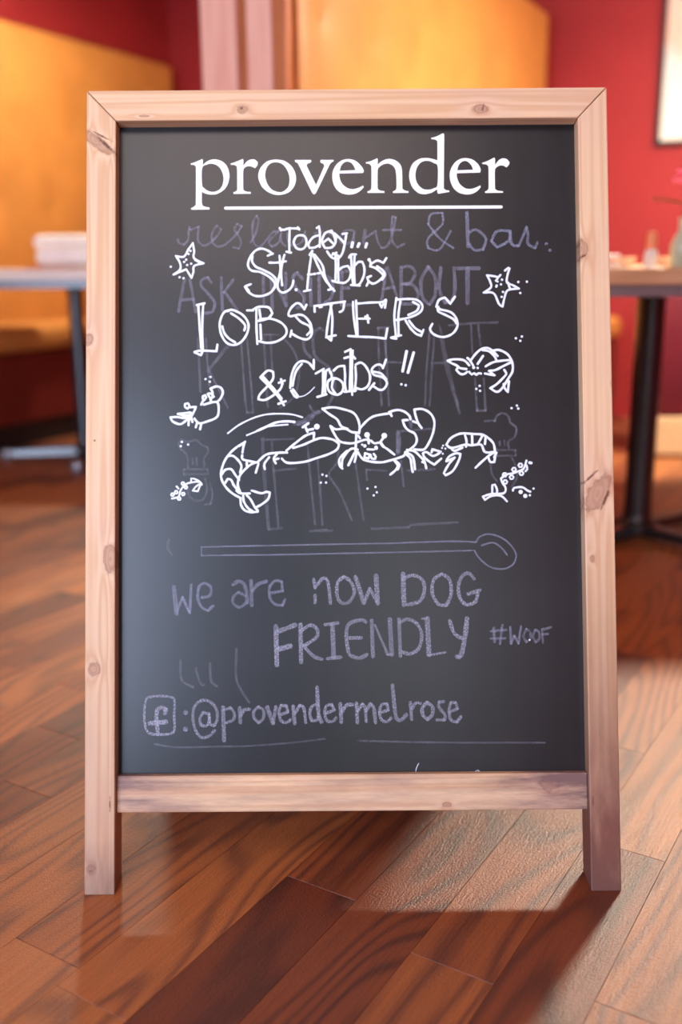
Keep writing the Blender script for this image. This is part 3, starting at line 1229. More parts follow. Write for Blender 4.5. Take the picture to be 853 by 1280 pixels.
def S_(o, *lines, w=LW):
    """group of lines sharing one origin; a line may be (width, [pts]) or [pts]; a tuple point list closed by None at the end"""
    out = []
    for ln in lines:
        wd = w
        if isinstance(ln, tuple):
            wd, ln = ln
        cl = ln[-1] is None
        if cl:
            ln = ln[:-1]
        sc = o[2] if len(o) > 2 else K
        out.append((o[0], o[1], sc, wd, ln) + (('c',) if cl else ()))
    return out


def dots(o, pts, w=3.4):
    return S_(o, *[[p] for p in pts], w=w)


oA, oB, oC = (235, 160), (370, 160), (500, 160)
oD, oE, oF, oG = (205, 270), (300, 270), (400, 270), (560, 300)
oH, oI, oJ, oK = (235, 365), (345, 365), (460, 365), (550, 400)
oL, oM, oN, oO, oP, oQ = (205, 465), (265, 500), (350, 500), (440, 500), (540, 520), (205, 540)
oR, oS, oT, oU, oV, oW = (205, 690), (330, 690), (460, 690), (170, 840), (300, 840), (440, 840)
oX = (570, 660)

# --- painted name: one letter, one piece
LOGO = [
    (oA, [(20, 268), (60, 255), (108, 233), (112, 240), (112, 278), (150, 248), (200, 236), (255, 250), (295, 290), (312, 355), (300, 420), (270, 465), (220, 495), (170, 500), (130, 492), (105, 478), (105, 560), (112, 583), (130, 592), (162, 597), (163, 612), (28, 614), (24, 602), (45, 592), (57, 580), (60, 555), (61, 310), (58, 288), (50, 278), (24, 276)],
     [[(107, 302), (140, 276), (180, 268), (225, 285), (255, 325), (268, 380), (258, 435), (230, 468), (190, 480), (150, 472), (120, 450), (106, 425)]]),
    (oA, [(320, 268), (360, 255), (412, 233), (417, 240), (417, 285), (440, 255), (470, 238), (505, 238), (525, 258), (522, 280), (505, 302), (480, 290), (450, 287), (425, 300), (416, 325), (416, 450), (422, 470), (440, 478), (472, 481), (473, 494), (345, 495), (342, 484), (360, 477), (369, 467), (371, 445), (370, 308), (366, 288), (355, 279), (324, 277)], []),
    (oA, [(670, 238), (730, 250), (785, 295), (812, 365), (800, 435), (755, 485), (685, 503), (620, 490), (560, 445), (530, 375), (540, 310), (585, 258), (625, 242)],
     [[(662, 257), (710, 272), (745, 315), (764, 375), (755, 440), (720, 475), (680, 482), (630, 462), (595, 415), (580, 355), (592, 300), (620, 268)]]),
    (oB, [(-6, 240), (112, 240), (118, 250), (108, 261), (88, 267), (82, 278), (88, 298), (152, 428), (206, 305), (213, 282), (208, 268), (190, 262), (182, 252), (188, 240), (282, 240), (284, 250), (265, 261), (252, 280), (238, 308), (150, 490), (135, 499), (122, 485), (22, 278), (8, 262), (-5, 254)], []),
    (oB, [(510, 318), (505, 338), (327, 342), (328, 370), (345, 415), (385, 450), (425, 460), (465, 452), (505, 433), (510, 445), (480, 475), (440, 495), (390, 500), (335, 485), (295, 445), (275, 385), (280, 320), (310, 270), (350, 242), (400, 234), (450, 248), (490, 285)],
     [[(330, 322), (340, 285), (365, 258), (392, 253), (420, 265), (440, 295), (448, 317)]]),
    (oB, [(525, 258), (560, 250), (610, 228), (615, 235), (615, 277), (645, 250), (690, 233), (740, 240), (780, 270), (797, 315), (800, 440), (804, 460), (820, 470), (846, 475), (846, 487), (731, 488), (728, 478), (746, 470), (755, 458), (757, 440), (752, 330), (735, 290), (700, 268), (660, 272), (628, 293), (615, 320), (614, 440), (618, 460), (632, 470), (665, 475), (665, 487), (540, 488), (537, 478), (555, 471), (566, 458), (568, 440), (568, 305), (564, 282), (552, 270), (528, 267)], []),
    (oC, [(235, 75), (270, 66), (325, 40), (333, 48), (330, 430), (333, 455), (345, 466), (372, 471), (372, 480), (290, 494), (284, 488), (280, 460), (240, 485), (190, 497), (140, 488), (95, 445), (72, 380), (75, 320), (100, 265), (150, 232), (205, 226), (255, 235), (283, 245), (283, 115), (278, 95), (268, 87), (238, 84)],
     [[(285, 290), (260, 265), (215, 247), (170, 253), (135, 285), (118, 340), (122, 395), (145, 435), (180, 460), (225, 463), (262, 450), (283, 430)]]),
    (oC, [(608, 313), (603, 335), (428, 340), (430, 375), (450, 420), (490, 452), (530, 458), (570, 448), (605, 432), (608, 445), (580, 475), (540, 495), (490, 498), (440, 483), (400, 445), (377, 380), (380, 320), (410, 265), (450, 235), (500, 227), (550, 240), (590, 275)],
     [[(432, 318), (442, 280), (465, 255), (492, 247), (520, 260), (543, 290), (550, 314)]]),
    (oC, [(618, 262), (660, 248), (708, 222), (715, 230), (716, 278), (738, 248), (765, 230), (800, 232), (823, 255), (820, 275), (802, 296), (775, 282), (745, 284), (722, 300), (714, 325), (715, 440), (719, 462), (735, 471), (775, 475), (776, 486), (642, 488), (640, 478), (656, 470), (666, 458), (668, 438), (667, 305), (663, 285), (652, 274), (621, 271)], []),
]
for o_, outer, holes in LOGO:
    V, F = [], []
    cv = lambda pts: smooth_pts([uv(o_[0] + x / K, o_[1] + y / K) for x, y in pts], True, 52, 5)
    filled(V, F, cv(outer), [cv(h) for h in holes], YP - 0.00002, 0.0003)
    me = bpy.data.meshes.new('painted_letter')
    me.from_pydata(V, [], F)
    link('painted_letter', me, M_PAINTW, panel)
drawing('painted_underline', M_PAINTW, [(0, 0, 1, 4.0, [(282.2, 260.2), (400, 259.6), (520, 259.1), (626.8, 258.7)])], hh=0.0003, wob=0.0)

# --- chalk pen, white
PEN = M_PEN
drawing('pen_lettering', PEN,
        S_(oE, [(303, 98), (330, 104), (372, 93), (445, 95)], [(374, 90), (372, 180), (372, 275)], [(350, 268), (385, 275)], [(300, 90), (310, 108)], [(435, 85), (447, 102)],
           [(480, 148), (430, 150), (405, 195), (425, 240), (465, 250), (495, 225), (500, 180), None],
           [(595, 145), (550, 160), (515, 210), (525, 240), (565, 235), (600, 215)], [(578, 90), (595, 78), (602, 140), (600, 232)],
           [(690, 110), (640, 130), (618, 190), (640, 240), (690, 235), (720, 195), (708, 150), None], [(625, 200), (665, 170), (710, 215)], [(672, 118), (720, 140), (718, 190)],
           [(710, 130), (760, 175), (790, 210)], [(772, 135), (805, 130)], [(800, 135), (790, 200), (770, 280), (735, 320), (690, 310), (655, 265)])
        + S_(oF, [(247, 200), (240, 232)], [(296, 207), (286, 230)], [(353, 207), (344, 234)], w=3.8), 'white chalk-pen word Today with dots')
drawing('pen_lettering', PEN,
        S_(oE, [(245, 285), (215, 262), (165, 245), (115, 262), (72, 320), (62, 375), (90, 410), (150, 420), (210, 450), (255, 490), (262, 530), (230, 575), (170, 600), (110, 598), (65, 570), (38, 532)],
           [(210, 298), (248, 282)], [(95, 300), (92, 340), (120, 380), (175, 405), (240, 440), (275, 485), (262, 540)], [(82, 512), (42, 527), (68, 562)],
           [(222, 350), (280, 350), (345, 340)], [(298, 298), (305, 400), (290, 480), (285, 540), (320, 575), (370, 555), (395, 520), (402, 485)], [(335, 292), (320, 350), (310, 430), (318, 520)],
           [(540, 270), (525, 380), (512, 480), (505, 560)], [(482, 565), (530, 555)], [(540, 270), (600, 400), (650, 490), (710, 562)], [(560, 290), (620, 370), (645, 470), (690, 545)],
           [(512, 440), (540, 438)], [(555, 436), (567, 434)], [(585, 430), (622, 425)], [(665, 555), (700, 545)], [(525, 292), (545, 262)], (4.2, [(423, 553)]))
        + S_(oF, [(118, 280), (120, 380), (118, 480)], [(140, 310), (138, 400), (140, 495)], [(95, 290), (125, 275)], [(100, 280), (140, 300)],
             [(140, 410), (170, 385), (210, 375), (232, 410), (225, 465), (190, 500), (150, 500)], [(95, 487), (140, 500)],
             [(235, 300), (240, 400), (250, 515)], [(262, 290), (258, 400), (262, 520)], [(220, 312), (235, 290), (272, 288)], [(265, 370), (290, 345), (320, 345), (335, 390), (330, 450), (300, 510), (275, 520)], [(235, 518), (300, 522)],
             [(370, 325), (385, 360), (378, 378), (420, 392), (465, 430), (475, 455), (440, 490), (400, 508), (368, 490), (357, 462), (385, 450)],
             [(430, 378), (470, 405), (488, 440), (470, 478)], [(380, 365), (430, 335), (478, 352), (500, 316)], [(352, 523), (365, 495)], (4.4, [(370, 328)])), 'white chalk-pen words St. Abbs')
drawing('pen_lettering', PEN,
        S_(oH, [(68, 98), (125, 85)], [(78, 100), (88, 250), (100, 420)], [(115, 95), (108, 250), (112, 430)], [(50, 450), (100, 440), (215, 445), (222, 395)], [(55, 455), (98, 475), (110, 445)],
           [(320, 135), (270, 155), (240, 230), (248, 310), (285, 375), (340, 398), (400, 375), (445, 310), (455, 240), (420, 180), (365, 145), None], [(300, 145), (325, 132)], [(325, 160), (385, 200), (430, 250), (424, 288)], [(258, 258), (275, 310), (310, 350), (355, 378)],
           [(445, 138), (490, 138)], [(515, 120), (515, 250), (522, 390)], [(537, 132), (547, 200)], [(545, 245), (550, 355)], [(490, 132), (520, 115), (560, 110), (610, 118), (635, 160), (600, 200), (530, 217)],
           [(540, 205), (620, 200), (700, 230), (740, 280), (730, 330), (670, 370), (600, 382), (535, 370)])
        + S_(oI, [(230, 95), (215, 130), (185, 92), (155, 85), (115, 120), (95, 165), (110, 182), (180, 170), (225, 190), (265, 250), (268, 320), (235, 355), (180, 345), (115, 310)], [(150, 185), (190, 225), (250, 255), (262, 290), (235, 322)], [(118, 290), (108, 335)],
             [(292, 148), (290, 105), (340, 100), (420, 85), (520, 72)], [(330, 115), (345, 112)], [(515, 75), (505, 135), (480, 150)], [(420, 90), (395, 210), (380, 325)], [(412, 100), (425, 200), (418, 360)], [(378, 340), (450, 325)], [(392, 345), (415, 365)],
             [(580, 75), (585, 180), (605, 320)], [(603, 65), (608, 180), (615, 330)], [(605, 88), (700, 80), (800, 75), (825, 58)], [(780, 85), (795, 115), (808, 90)], [(828, 62), (820, 118)], [(625, 200), (690, 200)], [(688, 175), (695, 230)], [(672, 185), (705, 200)], [(545, 330), (620, 335), (740, 340), (825, 350), (838, 275)])
        + S_(oJ, [(215, 45), (200, 180), (212, 330)], [(245, 70), (230, 180), (232, 330)], [(215, 58), (300, 52), (370, 60), (410, 100), (395, 150), (330, 185), (250, 205), (210, 210)], [(340, 75), (385, 100), (370, 140), (305, 172)],
             [(285, 215), (320, 270), (365, 315), (400, 325)], [(310, 215), (355, 270), (405, 300)], [(418, 285), (400, 330)], [(175, 342), (250, 325)], [(180, 345), (215, 350)],
             [(655, 35), (620, 88), (580, 42), (535, 60), (515, 110), (545, 130), (620, 150), (660, 190), (675, 250), (640, 310), (570, 338), (500, 320), (468, 280), (485, 240)], [(530, 110), (530, 145), (590, 175), (645, 205), (665, 235)]),
        'white chalk-pen word LOBSTERS in outlined capitals')
drawing('pen_lettering', PEN,
        S_(oH, [(545, 640), (600, 590), (640, 600), (640, 650), (600, 705), (540, 770), (530, 805), (580, 810), (650, 770), (700, 720), (708, 670)], [(548, 645), (620, 720), (690, 800), (722, 850)], [(560, 630), (640, 720), (705, 800)], [(683, 682), (728, 665)], [(700, 655), (712, 690)], [(680, 840), (735, 820)])
        + S_(oI, [(285, 510), (285, 578), (245, 530), (190, 520), (150, 550), (120, 620), (108, 720)], [(195, 540), (150, 600), (125, 705)], [(115, 740), (140, 780), (160, 792)], [(128, 730), (165, 780)], (1.4, [(165, 788), (210, 780), (250, 755), (290, 715)]),
             [(300, 612), (360, 578)], [(355, 585), (355, 690), (350, 775)], [(375, 600), (370, 700), (372, 765)], [(365, 600), (400, 578), (410, 610)], [(312, 788), (380, 768)],
             [(435, 590), (470, 560), (515, 555), (520, 620), (520, 700), (530, 750)], [(440, 655), (400, 660), (388, 700), (405, 750), (460, 772), (500, 745), (505, 690), (470, 655), (420, 645)], [(430, 660), (422, 720), (450, 765)], [(412, 600), (420, 640), (400, 665)],
             [(520, 450), (560, 430), (568, 490)], [(515, 497), (545, 488)], [(562, 430), (560, 600), (555, 740)], [(577, 440), (572, 600), (574, 772)], [(598, 560), (602, 650), (592, 745)], [(600, 545), (640, 530), (680, 565), (708, 630), (695, 700), (650, 730), (600, 720)], [(515, 750), (600, 740)],
             [(828, 508), (805, 572), (790, 548), (755, 548), (722, 580), (735, 620), (800, 640), (835, 680), (815, 725), (780, 735), (730, 705)], [(730, 598), (790, 612), (830, 655)], [(740, 685), (700, 735)], [(580, 480), (596, 500)])
        + S_(oJ, (3.6, [(292, 445), (262, 595)]), (3.6, [(345, 455), (302, 605)])) + dots(oJ, [(253, 693), (285, 700)]), 'white chalk-pen words and Crabs with two strokes')
drawing('starfish_drawing', PEN, S_(oD, [(218, 203), (185, 250), (150, 305), (90, 300), (120, 350), (122, 400), (72, 440), (125, 418), (168, 400), (208, 465), (222, 420), (228, 375), (298, 355), (235, 325), (222, 300), (228, 270), (222, 230), None], [(235, 330), (270, 350)], w=2.8)
        + dots(oD, [(200, 262), (185, 285), (167, 328), (152, 345), (205, 358), (175, 368), (52, 381), (118, 460), (147, 467)], 3.2))
drawing('starfish_drawing', PEN, S_(oG, [(430, 230), (455, 208), (465, 214), (450, 260), (445, 318), (490, 340), (535, 365), (465, 372), (440, 390), (425, 440), (412, 500), (385, 480), (345, 400), (270, 395), (325, 355), (318, 310), (295, 265), (350, 272), (380, 278), (396, 262)], [(377, 285), (362, 305), (375, 312)], [(455, 320), (462, 350), (470, 368)], w=2.8)
        + dots(oG, [(408, 298), (400, 333), (365, 350), (368, 342), (415, 390), (405, 427), (530, 315), (595, 313), (545, 398), (512, 738), (557, 725), (545, 757)], 3.2))
drawing('crawfish_drawing', PEN, S_(oK, [(60, 305), (110, 295), (180, 302), (222, 340)], [(60, 305), (90, 325), (125, 340), (150, 360), (200, 368)], [(140, 350), (125, 375), (155, 405), (185, 405), (205, 390)], [(208, 285), (225, 300), (250, 340)], [(232, 305), (265, 260), (310, 220), (360, 210), (400, 235), (435, 270)],
                                    [(320, 225), (370, 235), (410, 270), (425, 300)], [(400, 230), (445, 225), (500, 250), (530, 285), (548, 335), (545, 390), (515, 440), (470, 510), (430, 540), (380, 512), (430, 480), (490, 420), (500, 400), (485, 375)], [(345, 348), (400, 318), (470, 305), (535, 300)],
                                    [(540, 315), (470, 350), (420, 375), (370, 382), (412, 415), (340, 402)], [(325, 270), (285, 330)], [(520, 460), (512, 540), (490, 515), (480, 480)], [(222, 390), (240, 408), (258, 400), (275, 412), (290, 400), (310, 402)])
        + dots(oK, [(255, 357)], 4.2) + dots(oK, [(285, 360), (275, 517), (300, 495), (303, 532), (540, 662), (580, 643), (590, 665)], 3.2))
drawing('small_crab_drawing', PEN, S_(oL, [(50, 340), (100, 338), (150, 345), (190, 335)], [(50, 340), (65, 370), (120, 392), (160, 370), (200, 330)], [(105, 315), (150, 310), (200, 305), (215, 320), (160, 328), None], [(160, 240), (180, 235), (192, 255), (178, 275), (158, 262), None], [(190, 265), (240, 262), (225, 300), (190, 360), (185, 400)],
                                      [(205, 340), (215, 375)], [(230, 350), (265, 385), (330, 370), (390, 345), (410, 310), (408, 240), (380, 225), (300, 245)], [(240, 415), (250, 382)], [(272, 430), (282, 385)], [(280, 245), (295, 215)], [(292, 185), (310, 175), (318, 190), (305, 210), (292, 200), None],
                                      [(330, 165), (350, 160), (375, 185), (350, 200), None], [(350, 125), (395, 108), (430, 120), (443, 155), (425, 200), (400, 225)], [(350, 200), (355, 222)], [(350, 125), (365, 150), (365, 188)])
        + dots(oL, [(313, 53), (350, 37), (345, 73), (135, 525), (127, 557), (182, 545)], 3.2))
drawing('lobster_drawing', PEN,
        S_(oM, (2.2, [(120, 250), (200, 190), (300, 140), (400, 110), (500, 103), (600, 108), (680, 130)]), (2.2, [(262, 265), (330, 238)]), (3.2, [(340, 232), (400, 205), (480, 170), (560, 160), (620, 165)]), (2.2, [(335, 232), (420, 200), (500, 190), (570, 185)]))
        + S_(oM, [(245, 325), (200, 345), (140, 395), (95, 460), (70, 540), (75, 600), (110, 660), (160, 705), (215, 735)], [(205, 345), (250, 313), (238, 345), (230, 395)], [(222, 330), (240, 335)], [(228, 415), (232, 445), (290, 460), (345, 470)], [(125, 420), (160, 420), (200, 455), (222, 495), (212, 545)], [(75, 560), (100, 525), (145, 520), (175, 560), (205, 600)],
             [(95, 630), (120, 592), (145, 600), (165, 640), (190, 670)], [(185, 680), (215, 700), (285, 702)], [(350, 465), (300, 480), (240, 530), (205, 580), (195, 640), (215, 695)], [(345, 465), (400, 415), (450, 400), (520, 395), (565, 395)], [(560, 380), (620, 330), (700, 270), (768, 245), (765, 298)],
             [(262, 470), (265, 500)], [(350, 480), (330, 545)], [(430, 430), (395, 480), (398, 518)], [(490, 405), (465, 440), (480, 475)], [(480, 445), (500, 440)],
             [(215, 735), (220, 790), (250, 830), (300, 842), (345, 838)], [(235, 705), (240, 760), (270, 810), (310, 838)], [(262, 715), (290, 745), (315, 790), (325, 810), (380, 780), (425, 740), (435, 695), (410, 690), (370, 700), (300, 680)], [(325, 810), (345, 828)])
        + S_(oN, [(100, 360), (180, 335), (260, 300), (320, 285), (400, 298), (445, 330), (430, 370), (370, 405), (280, 435), (180, 465), (60, 472), (15, 440)], [(172, 205), (215, 175)], [(190, 195), (208, 240)], [(208, 225), (250, 218)], (7.5, [(278, 200)])), 'large white chalk-pen lobster')
drawing('crab_drawing', PEN,
        S_(oN, [(320, 65), (400, 55), (480, 70), (550, 95), (585, 140), (600, 200), (595, 250)], [(320, 65), (370, 105), (430, 145), (460, 195), (510, 218)], [(380, 195), (420, 220), (490, 215), (540, 240), (590, 245)], [(380, 195), (410, 255), (450, 310), (520, 325), (570, 320), (640, 298), (680, 305)],
           [(575, 250), (572, 320), (568, 395)], [(590, 270), (603, 288)], [(605, 210), (650, 160), (700, 125), (770, 108), (835, 100)],
           [(585, 372), (540, 365), (500, 400), (470, 450), (465, 510)], [(505, 382), (450, 440), (450, 490), (470, 515)], [(560, 400), (515, 490)], [(580, 390), (562, 465)])
        + S_(oO, [(300, 120), (280, 90), (340, 75), (390, 85), (430, 115), (442, 145)], [(470, 72), (530, 68), (590, 100), (620, 160), (612, 240), (580, 320), (540, 372), (470, 370)], [(470, 72), (480, 120), (500, 175), (525, 210)], [(460, 160), (500, 175)], [(420, 150), (382, 152), (400, 200), (430, 230), (470, 250), (488, 290), (480, 330), (445, 365), (400, 395)],
             [(45, 390), (80, 440), (130, 460), (220, 468), (300, 450), (390, 420), (400, 392)], [(145, 305), (170, 325), (215, 320), (240, 350), (270, 370), (320, 410)], (7.4, [(115, 262)]), (7.4, [(244, 268)]), [(122, 280), (128, 325)], [(240, 280), (212, 320), (235, 350)],
             (4.5, [(98, 345)]), [(118, 370), (165, 372)], (4.5, [(182, 355), (184, 362)]), [(100, 400), (95, 430), (125, 440), (135, 410), None], [(140, 410), (150, 438), (175, 442), (180, 425), (165, 405)],
             [(320, 455), (345, 490), (330, 525), (290, 560)], [(325, 455), (358, 485), (345, 522)], [(410, 410), (440, 440), (450, 500), (458, 540)], [(420, 398), (460, 430), (475, 520)], [(415, 375), (470, 385), (510, 420), (545, 460), (560, 512)], [(530, 465), (550, 472)],
             [(535, 400), (560, 390), (610, 420), (655, 400), (668, 388), (605, 370), (600, 392)], [(535, 400), (545, 430), (580, 460), (620, 485), (672, 440)])
        + dots(oO, [(78, 335), (118, 665), (178, 653), (188, 693), (165, 716)], 3.0) + dots(oN, [(320, 560), (350, 570), (308, 620), (347, 620)], 3.0), 'large white chalk-pen crab with raised claws')
drawing('shrimp_drawing', PEN, S_(oP, [(110, 215), (140, 170), (190, 140), (240, 130), (310, 135), (380, 140), (430, 170), (465, 210), (475, 270)], [(110, 215), (150, 240), (250, 215), (300, 220), (370, 215), (400, 270), (470, 270)], [(150, 245), (170, 262), (230, 238)], [(250, 145), (262, 190), (258, 230)], [(303, 140), (305, 215)], [(380, 150), (350, 205)],
                                  [(405, 155), (400, 210)], [(485, 275), (470, 310)], [(470, 275), (440, 290), (380, 340), (330, 388)], [(425, 310), (440, 345), (470, 345), (477, 305)], [(180, 280), (215, 285), (205, 330), (160, 410), (105, 445), (92, 430), (130, 360), (172, 312), (110, 340), (130, 305), None])
        + dots(oP, [(85, 222), (78, 240), (103, 245), (83, 283)], 2.6))


def ringlets(o, pts, r):
    out = []
    for x, y in pts:
        out += S_(o, [(x + r * math.cos(a), y + r * math.sin(a)) for a in [PI * q / 3 for q in range(6)]] + [None], w=2.4)
    return out


drawing('seaweed_drawing', PEN, S_(oP, [(385, 605), (400, 630), (450, 600), (520, 600), (565, 640)], [(385, 605), (450, 585), (540, 580), (555, 540), (530, 500), (520, 470), (560, 440), (610, 430), (650, 415), (690, 395), (712, 335)], [(455, 580), (455, 520), (475, 515), (490, 550), (490, 582)], [(712, 370), (718, 400), (705, 415)], (3.4, [(735, 350), (748, 353)]), w=2.7)
        + ringlets(oP, [(548, 442), (552, 495), (600, 460), (618, 402), (666, 370), (674, 430)], 15))
drawing('fish_drawing', PEN, S_(oP, [(610, 560), (620, 540), (680, 535), (720, 560), (740, 568)], w=2.8) + dots(oP, [(668, 570), (703, 600)], 5.6) + dots(oP, [(765, 545), (737, 595)], 3.0))
drawing('seaweed_drawing', PEN, S_(oQ, [(60, 500), (110, 485), (125, 440), (160, 395), (210, 378), (270, 375), (285, 395)], [(205, 375), (205, 350), (225, 350), (265, 370)], [(275, 395), (255, 445), (217, 440), (240, 410), (268, 392)], [(95, 408), (110, 425)], w=2.4)
        + ringlets(oQ, [(65, 470), (92, 452), (145, 465), (165, 415), (143, 387), (115, 500)], 11))

# --- older chalk, half rubbed out
CH1 = chalk('lavender_chalk', lin(188, 188, 206), 0.44, 420)
CH2 = chalk('dull_chalk', lin(186, 188, 214), 0.34, 420)
CH3 = chalk('rubbed_chalk', lin(190, 188, 210), 0.24, 300)
CH4 = chalk('ghost_chalk', lin(190, 190, 208), 0.135, 200)
fl_ = dict(hh=0.00003, lift=0.00003, wob=0.14)
oY = (430, 150, 2.843)
drawing('chalk_lettering', CH2, S_(oR, (6, [(75, 265), (95, 460)]), [(100, 440), (140, 340), (190, 450)], [(205, 245), (195, 455)], [(285, 342), (345, 325), (352, 265), (305, 235), (265, 260), (255, 340), (280, 410), (330, 440), (370, 405)],
                                   (4.5, [(520, 245), (560, 220), (600, 240), (620, 300), (627, 380)]), [(615, 330), (560, 302), (520, 340), (525, 390), (570, 415), (620, 380)], (4.5, [(655, 215), (660, 400)]), (4.5, [(665, 290), (710, 240), (770, 222)]), w=3.6)
        + S_(oS, [(55, 308), (140, 292), (135, 225), (90, 215), (45, 260), (45, 340), (80, 390), (140, 400), (160, 355)], w=3.6), 'faded lavender chalk words we are', **fl_)
drawing('chalk_lettering', CH1, S_(oS, [(375, 205), (385, 268), (440, 200), (475, 210), (490, 280), (500, 385)], [(385, 325), (385, 380)], [(600, 185), (555, 230), (550, 320), (580, 380), (640, 375), (680, 300), (650, 220), None], (6, [(690, 190), (750, 380)]), [(755, 380), (795, 275), (855, 380)], w=4.2)
        + S_(oT, (5.4, [(62, 178), (75, 385)]), (6, [(265, 165), (272, 395)]), [(265, 200), (340, 175), (410, 210), (425, 290), (390, 370), (300, 395)], [(555, 165), (495, 210), (485, 310), (530, 390), (590, 400), (625, 320), (615, 210), None],
             [(798, 200), (760, 160), (710, 180), (680, 260), (695, 350), (745, 395), (810, 370), (825, 310)], [(755, 315), (842, 285)], w=4.4), 'lavender chalk words now DOG', **fl_)
drawing('chalk_lettering', CH1, S_(oS, (6.2, [(90, 560), (98, 846)]), (5.6, [(95, 600), (165, 575), (235, 548)]), (5.6, [(110, 730), (200, 705)]), (5.6, [(275, 545), (280, 825)]), [(280, 590), (350, 550), (400, 580), (395, 640), (300, 705), (370, 780), (435, 805)], (4.6, [(462, 545), (555, 533)]), (6, [(515, 545), (525, 790)]), (5, [(480, 800), (575, 790)]),
                                   (4.6, [(765, 525), (730, 510), (640, 540), (620, 620), (630, 720), (650, 775), (720, 795), (772, 770)]), (5, [(645, 645), (730, 645)]), (5, [(810, 515), (820, 785)]), w=4.4)
        + S_(oT, (3.2, [(55, 550), (150, 770), (175, 768)]), (5.4, [(165, 505), (180, 770)]), (5, [(235, 505), (245, 780)]), [(240, 530), (300, 505), (370, 540), (405, 620), (385, 720), (320, 765), (260, 750)], (3, [(408, 500), (445, 498)]), (6, [(447, 500), (460, 770)]), (3, [(460, 775), (582, 753)]), (4.4, [(615, 515), (650, 610), (710, 650)]), (6, [(745, 500), (730, 640), (700, 775), (672, 785)]), w=4.2),
        'lavender chalk word FRIENDLY', **fl_)
drawing('chalk_lettering', CH2, S_(oX, [(285, 750), (292, 855)], [(350, 730), (332, 870)], [(265, 775), (380, 765)], [(262, 830), (370, 828)], [(410, 745), (415, 868)], [(415, 868), (440, 810), (470, 865)], [(490, 740), (472, 865)], w=3.2), 'faded chalk hashtag', **fl_)
drawing('chalk_lettering', CH3, S_(oX, [(530, 760), (510, 810), (530, 855), (560, 830), (560, 780), None], [(598, 765), (580, 810), (600, 858), (628, 830), (625, 780), None], [(650, 760), (655, 860)], [(650, 765), (715, 745)], [(650, 800), (690, 795)], w=3.2), **fl_)
drawing('chalk_speck', PEN, dots(oX, [(555, 840)], 2.2))
drawing('chalk_logo', CH1, S_(oU, [(75, 210), (110, 187), (180, 180), (265, 188), (290, 215), (287, 320), (290, 420), (270, 460), (180, 470), (110, 463), (78, 430), (62, 330), None], (5, [(218, 310), (225, 280), (190, 265), (160, 290), (155, 360), (165, 465)]), (5.6, [(105, 385), (225, 375)]), w=3.0), 'square chalk logo with a lower-case f', **fl_)
drawing('chalk_lettering', CH1, S_(oU, (6.2, [(373, 305)]), (6.2, [(372, 430)]), [(545, 315), (505, 303), (480, 350), (490, 400), (530, 405), (550, 370), (548, 310), (560, 390), (590, 400), (612, 350), (600, 270), (550, 220), (490, 215), (440, 260), (428, 340), (445, 430), (490, 490), (550, 480), (590, 440)],
                                   (4.6, [(655, 265), (662, 515)]), [(660, 285), (710, 268), (740, 310), (730, 360), (680, 380)], (4.6, [(780, 270), (785, 380)]), (4.4, [(790, 325), (815, 285), (852, 280)]), w=3.6)
        + S_(oV, [(140, 262), (108, 290), (105, 340), (140, 380), (175, 350), (178, 290), None], (5, [(205, 265), (250, 385)]), [(250, 385), (270, 260)], [(300, 322), (360, 300), (350, 255), (310, 250), (292, 300), (310, 365), (350, 380), (380, 358)], (5, [(400, 258), (412, 385)]), [(415, 310), (450, 250), (480, 270), (495, 380)],
             (4.8, [(580, 115), (590, 300), (612, 375)]), [(590, 245), (545, 255), (525, 310), (540, 365), (580, 360), (592, 320)], [(645, 312), (710, 285), (690, 245), (650, 255), (638, 310), (655, 365), (700, 370), (722, 345)], (5, [(755, 240), (762, 375)]), (4.6, [(765, 300), (800, 250), (845, 245)]), w=3.8)
        + S_(oW, (4.2, [(35, 235), (42, 380)]), [(45, 290), (80, 240), (100, 270), (108, 370)], (4.4, [(108, 290), (140, 240), (165, 270), (178, 380)]), [(215, 305), (275, 285), (265, 240), (225, 245), (208, 300), (225, 360), (265, 372), (295, 345)], (4.6, [(305, 100), (320, 250), (335, 345), (370, 360), (410, 320)]), (4.4, [(440, 230), (450, 355)]), [(455, 275), (480, 232), (515, 235)],
             (4.6, [(565, 230), (530, 270), (535, 325), (570, 355), (605, 320), (605, 260), None]), [(690, 222), (655, 225), (655, 265), (700, 320), (695, 360), (640, 360)], [(735, 300), (795, 275), (780, 230), (745, 230), (730, 290), (745, 360), (790, 375), (820, 335)], w=3.8),
        'lavender chalk handle beginning with an at sign', **fl_)
oZ = (150, 660, 2.843)
drawing('spoon_drawing', CH2, S_(oZ, [(290, 68), (400, 65), (550, 62), (796, 57), (990, 54)], [(290, 98), (420, 96), (550, 95), (796, 90), (1040, 85), (1252, 80)], [(290, 68), (290, 98)], w=2.0)
        + S_(oY[:0] + (430, 660, 2.843), [(200, 53), (380, 47), (470, 50)], [(470, 50), (485, 30), (520, 22), (570, 40), (610, 85), (605, 125), (570, 145), (520, 138), (480, 105), (465, 80)], [(490, 62), (530, 52), (560, 70), (580, 95)], w=2.2), **fl_)
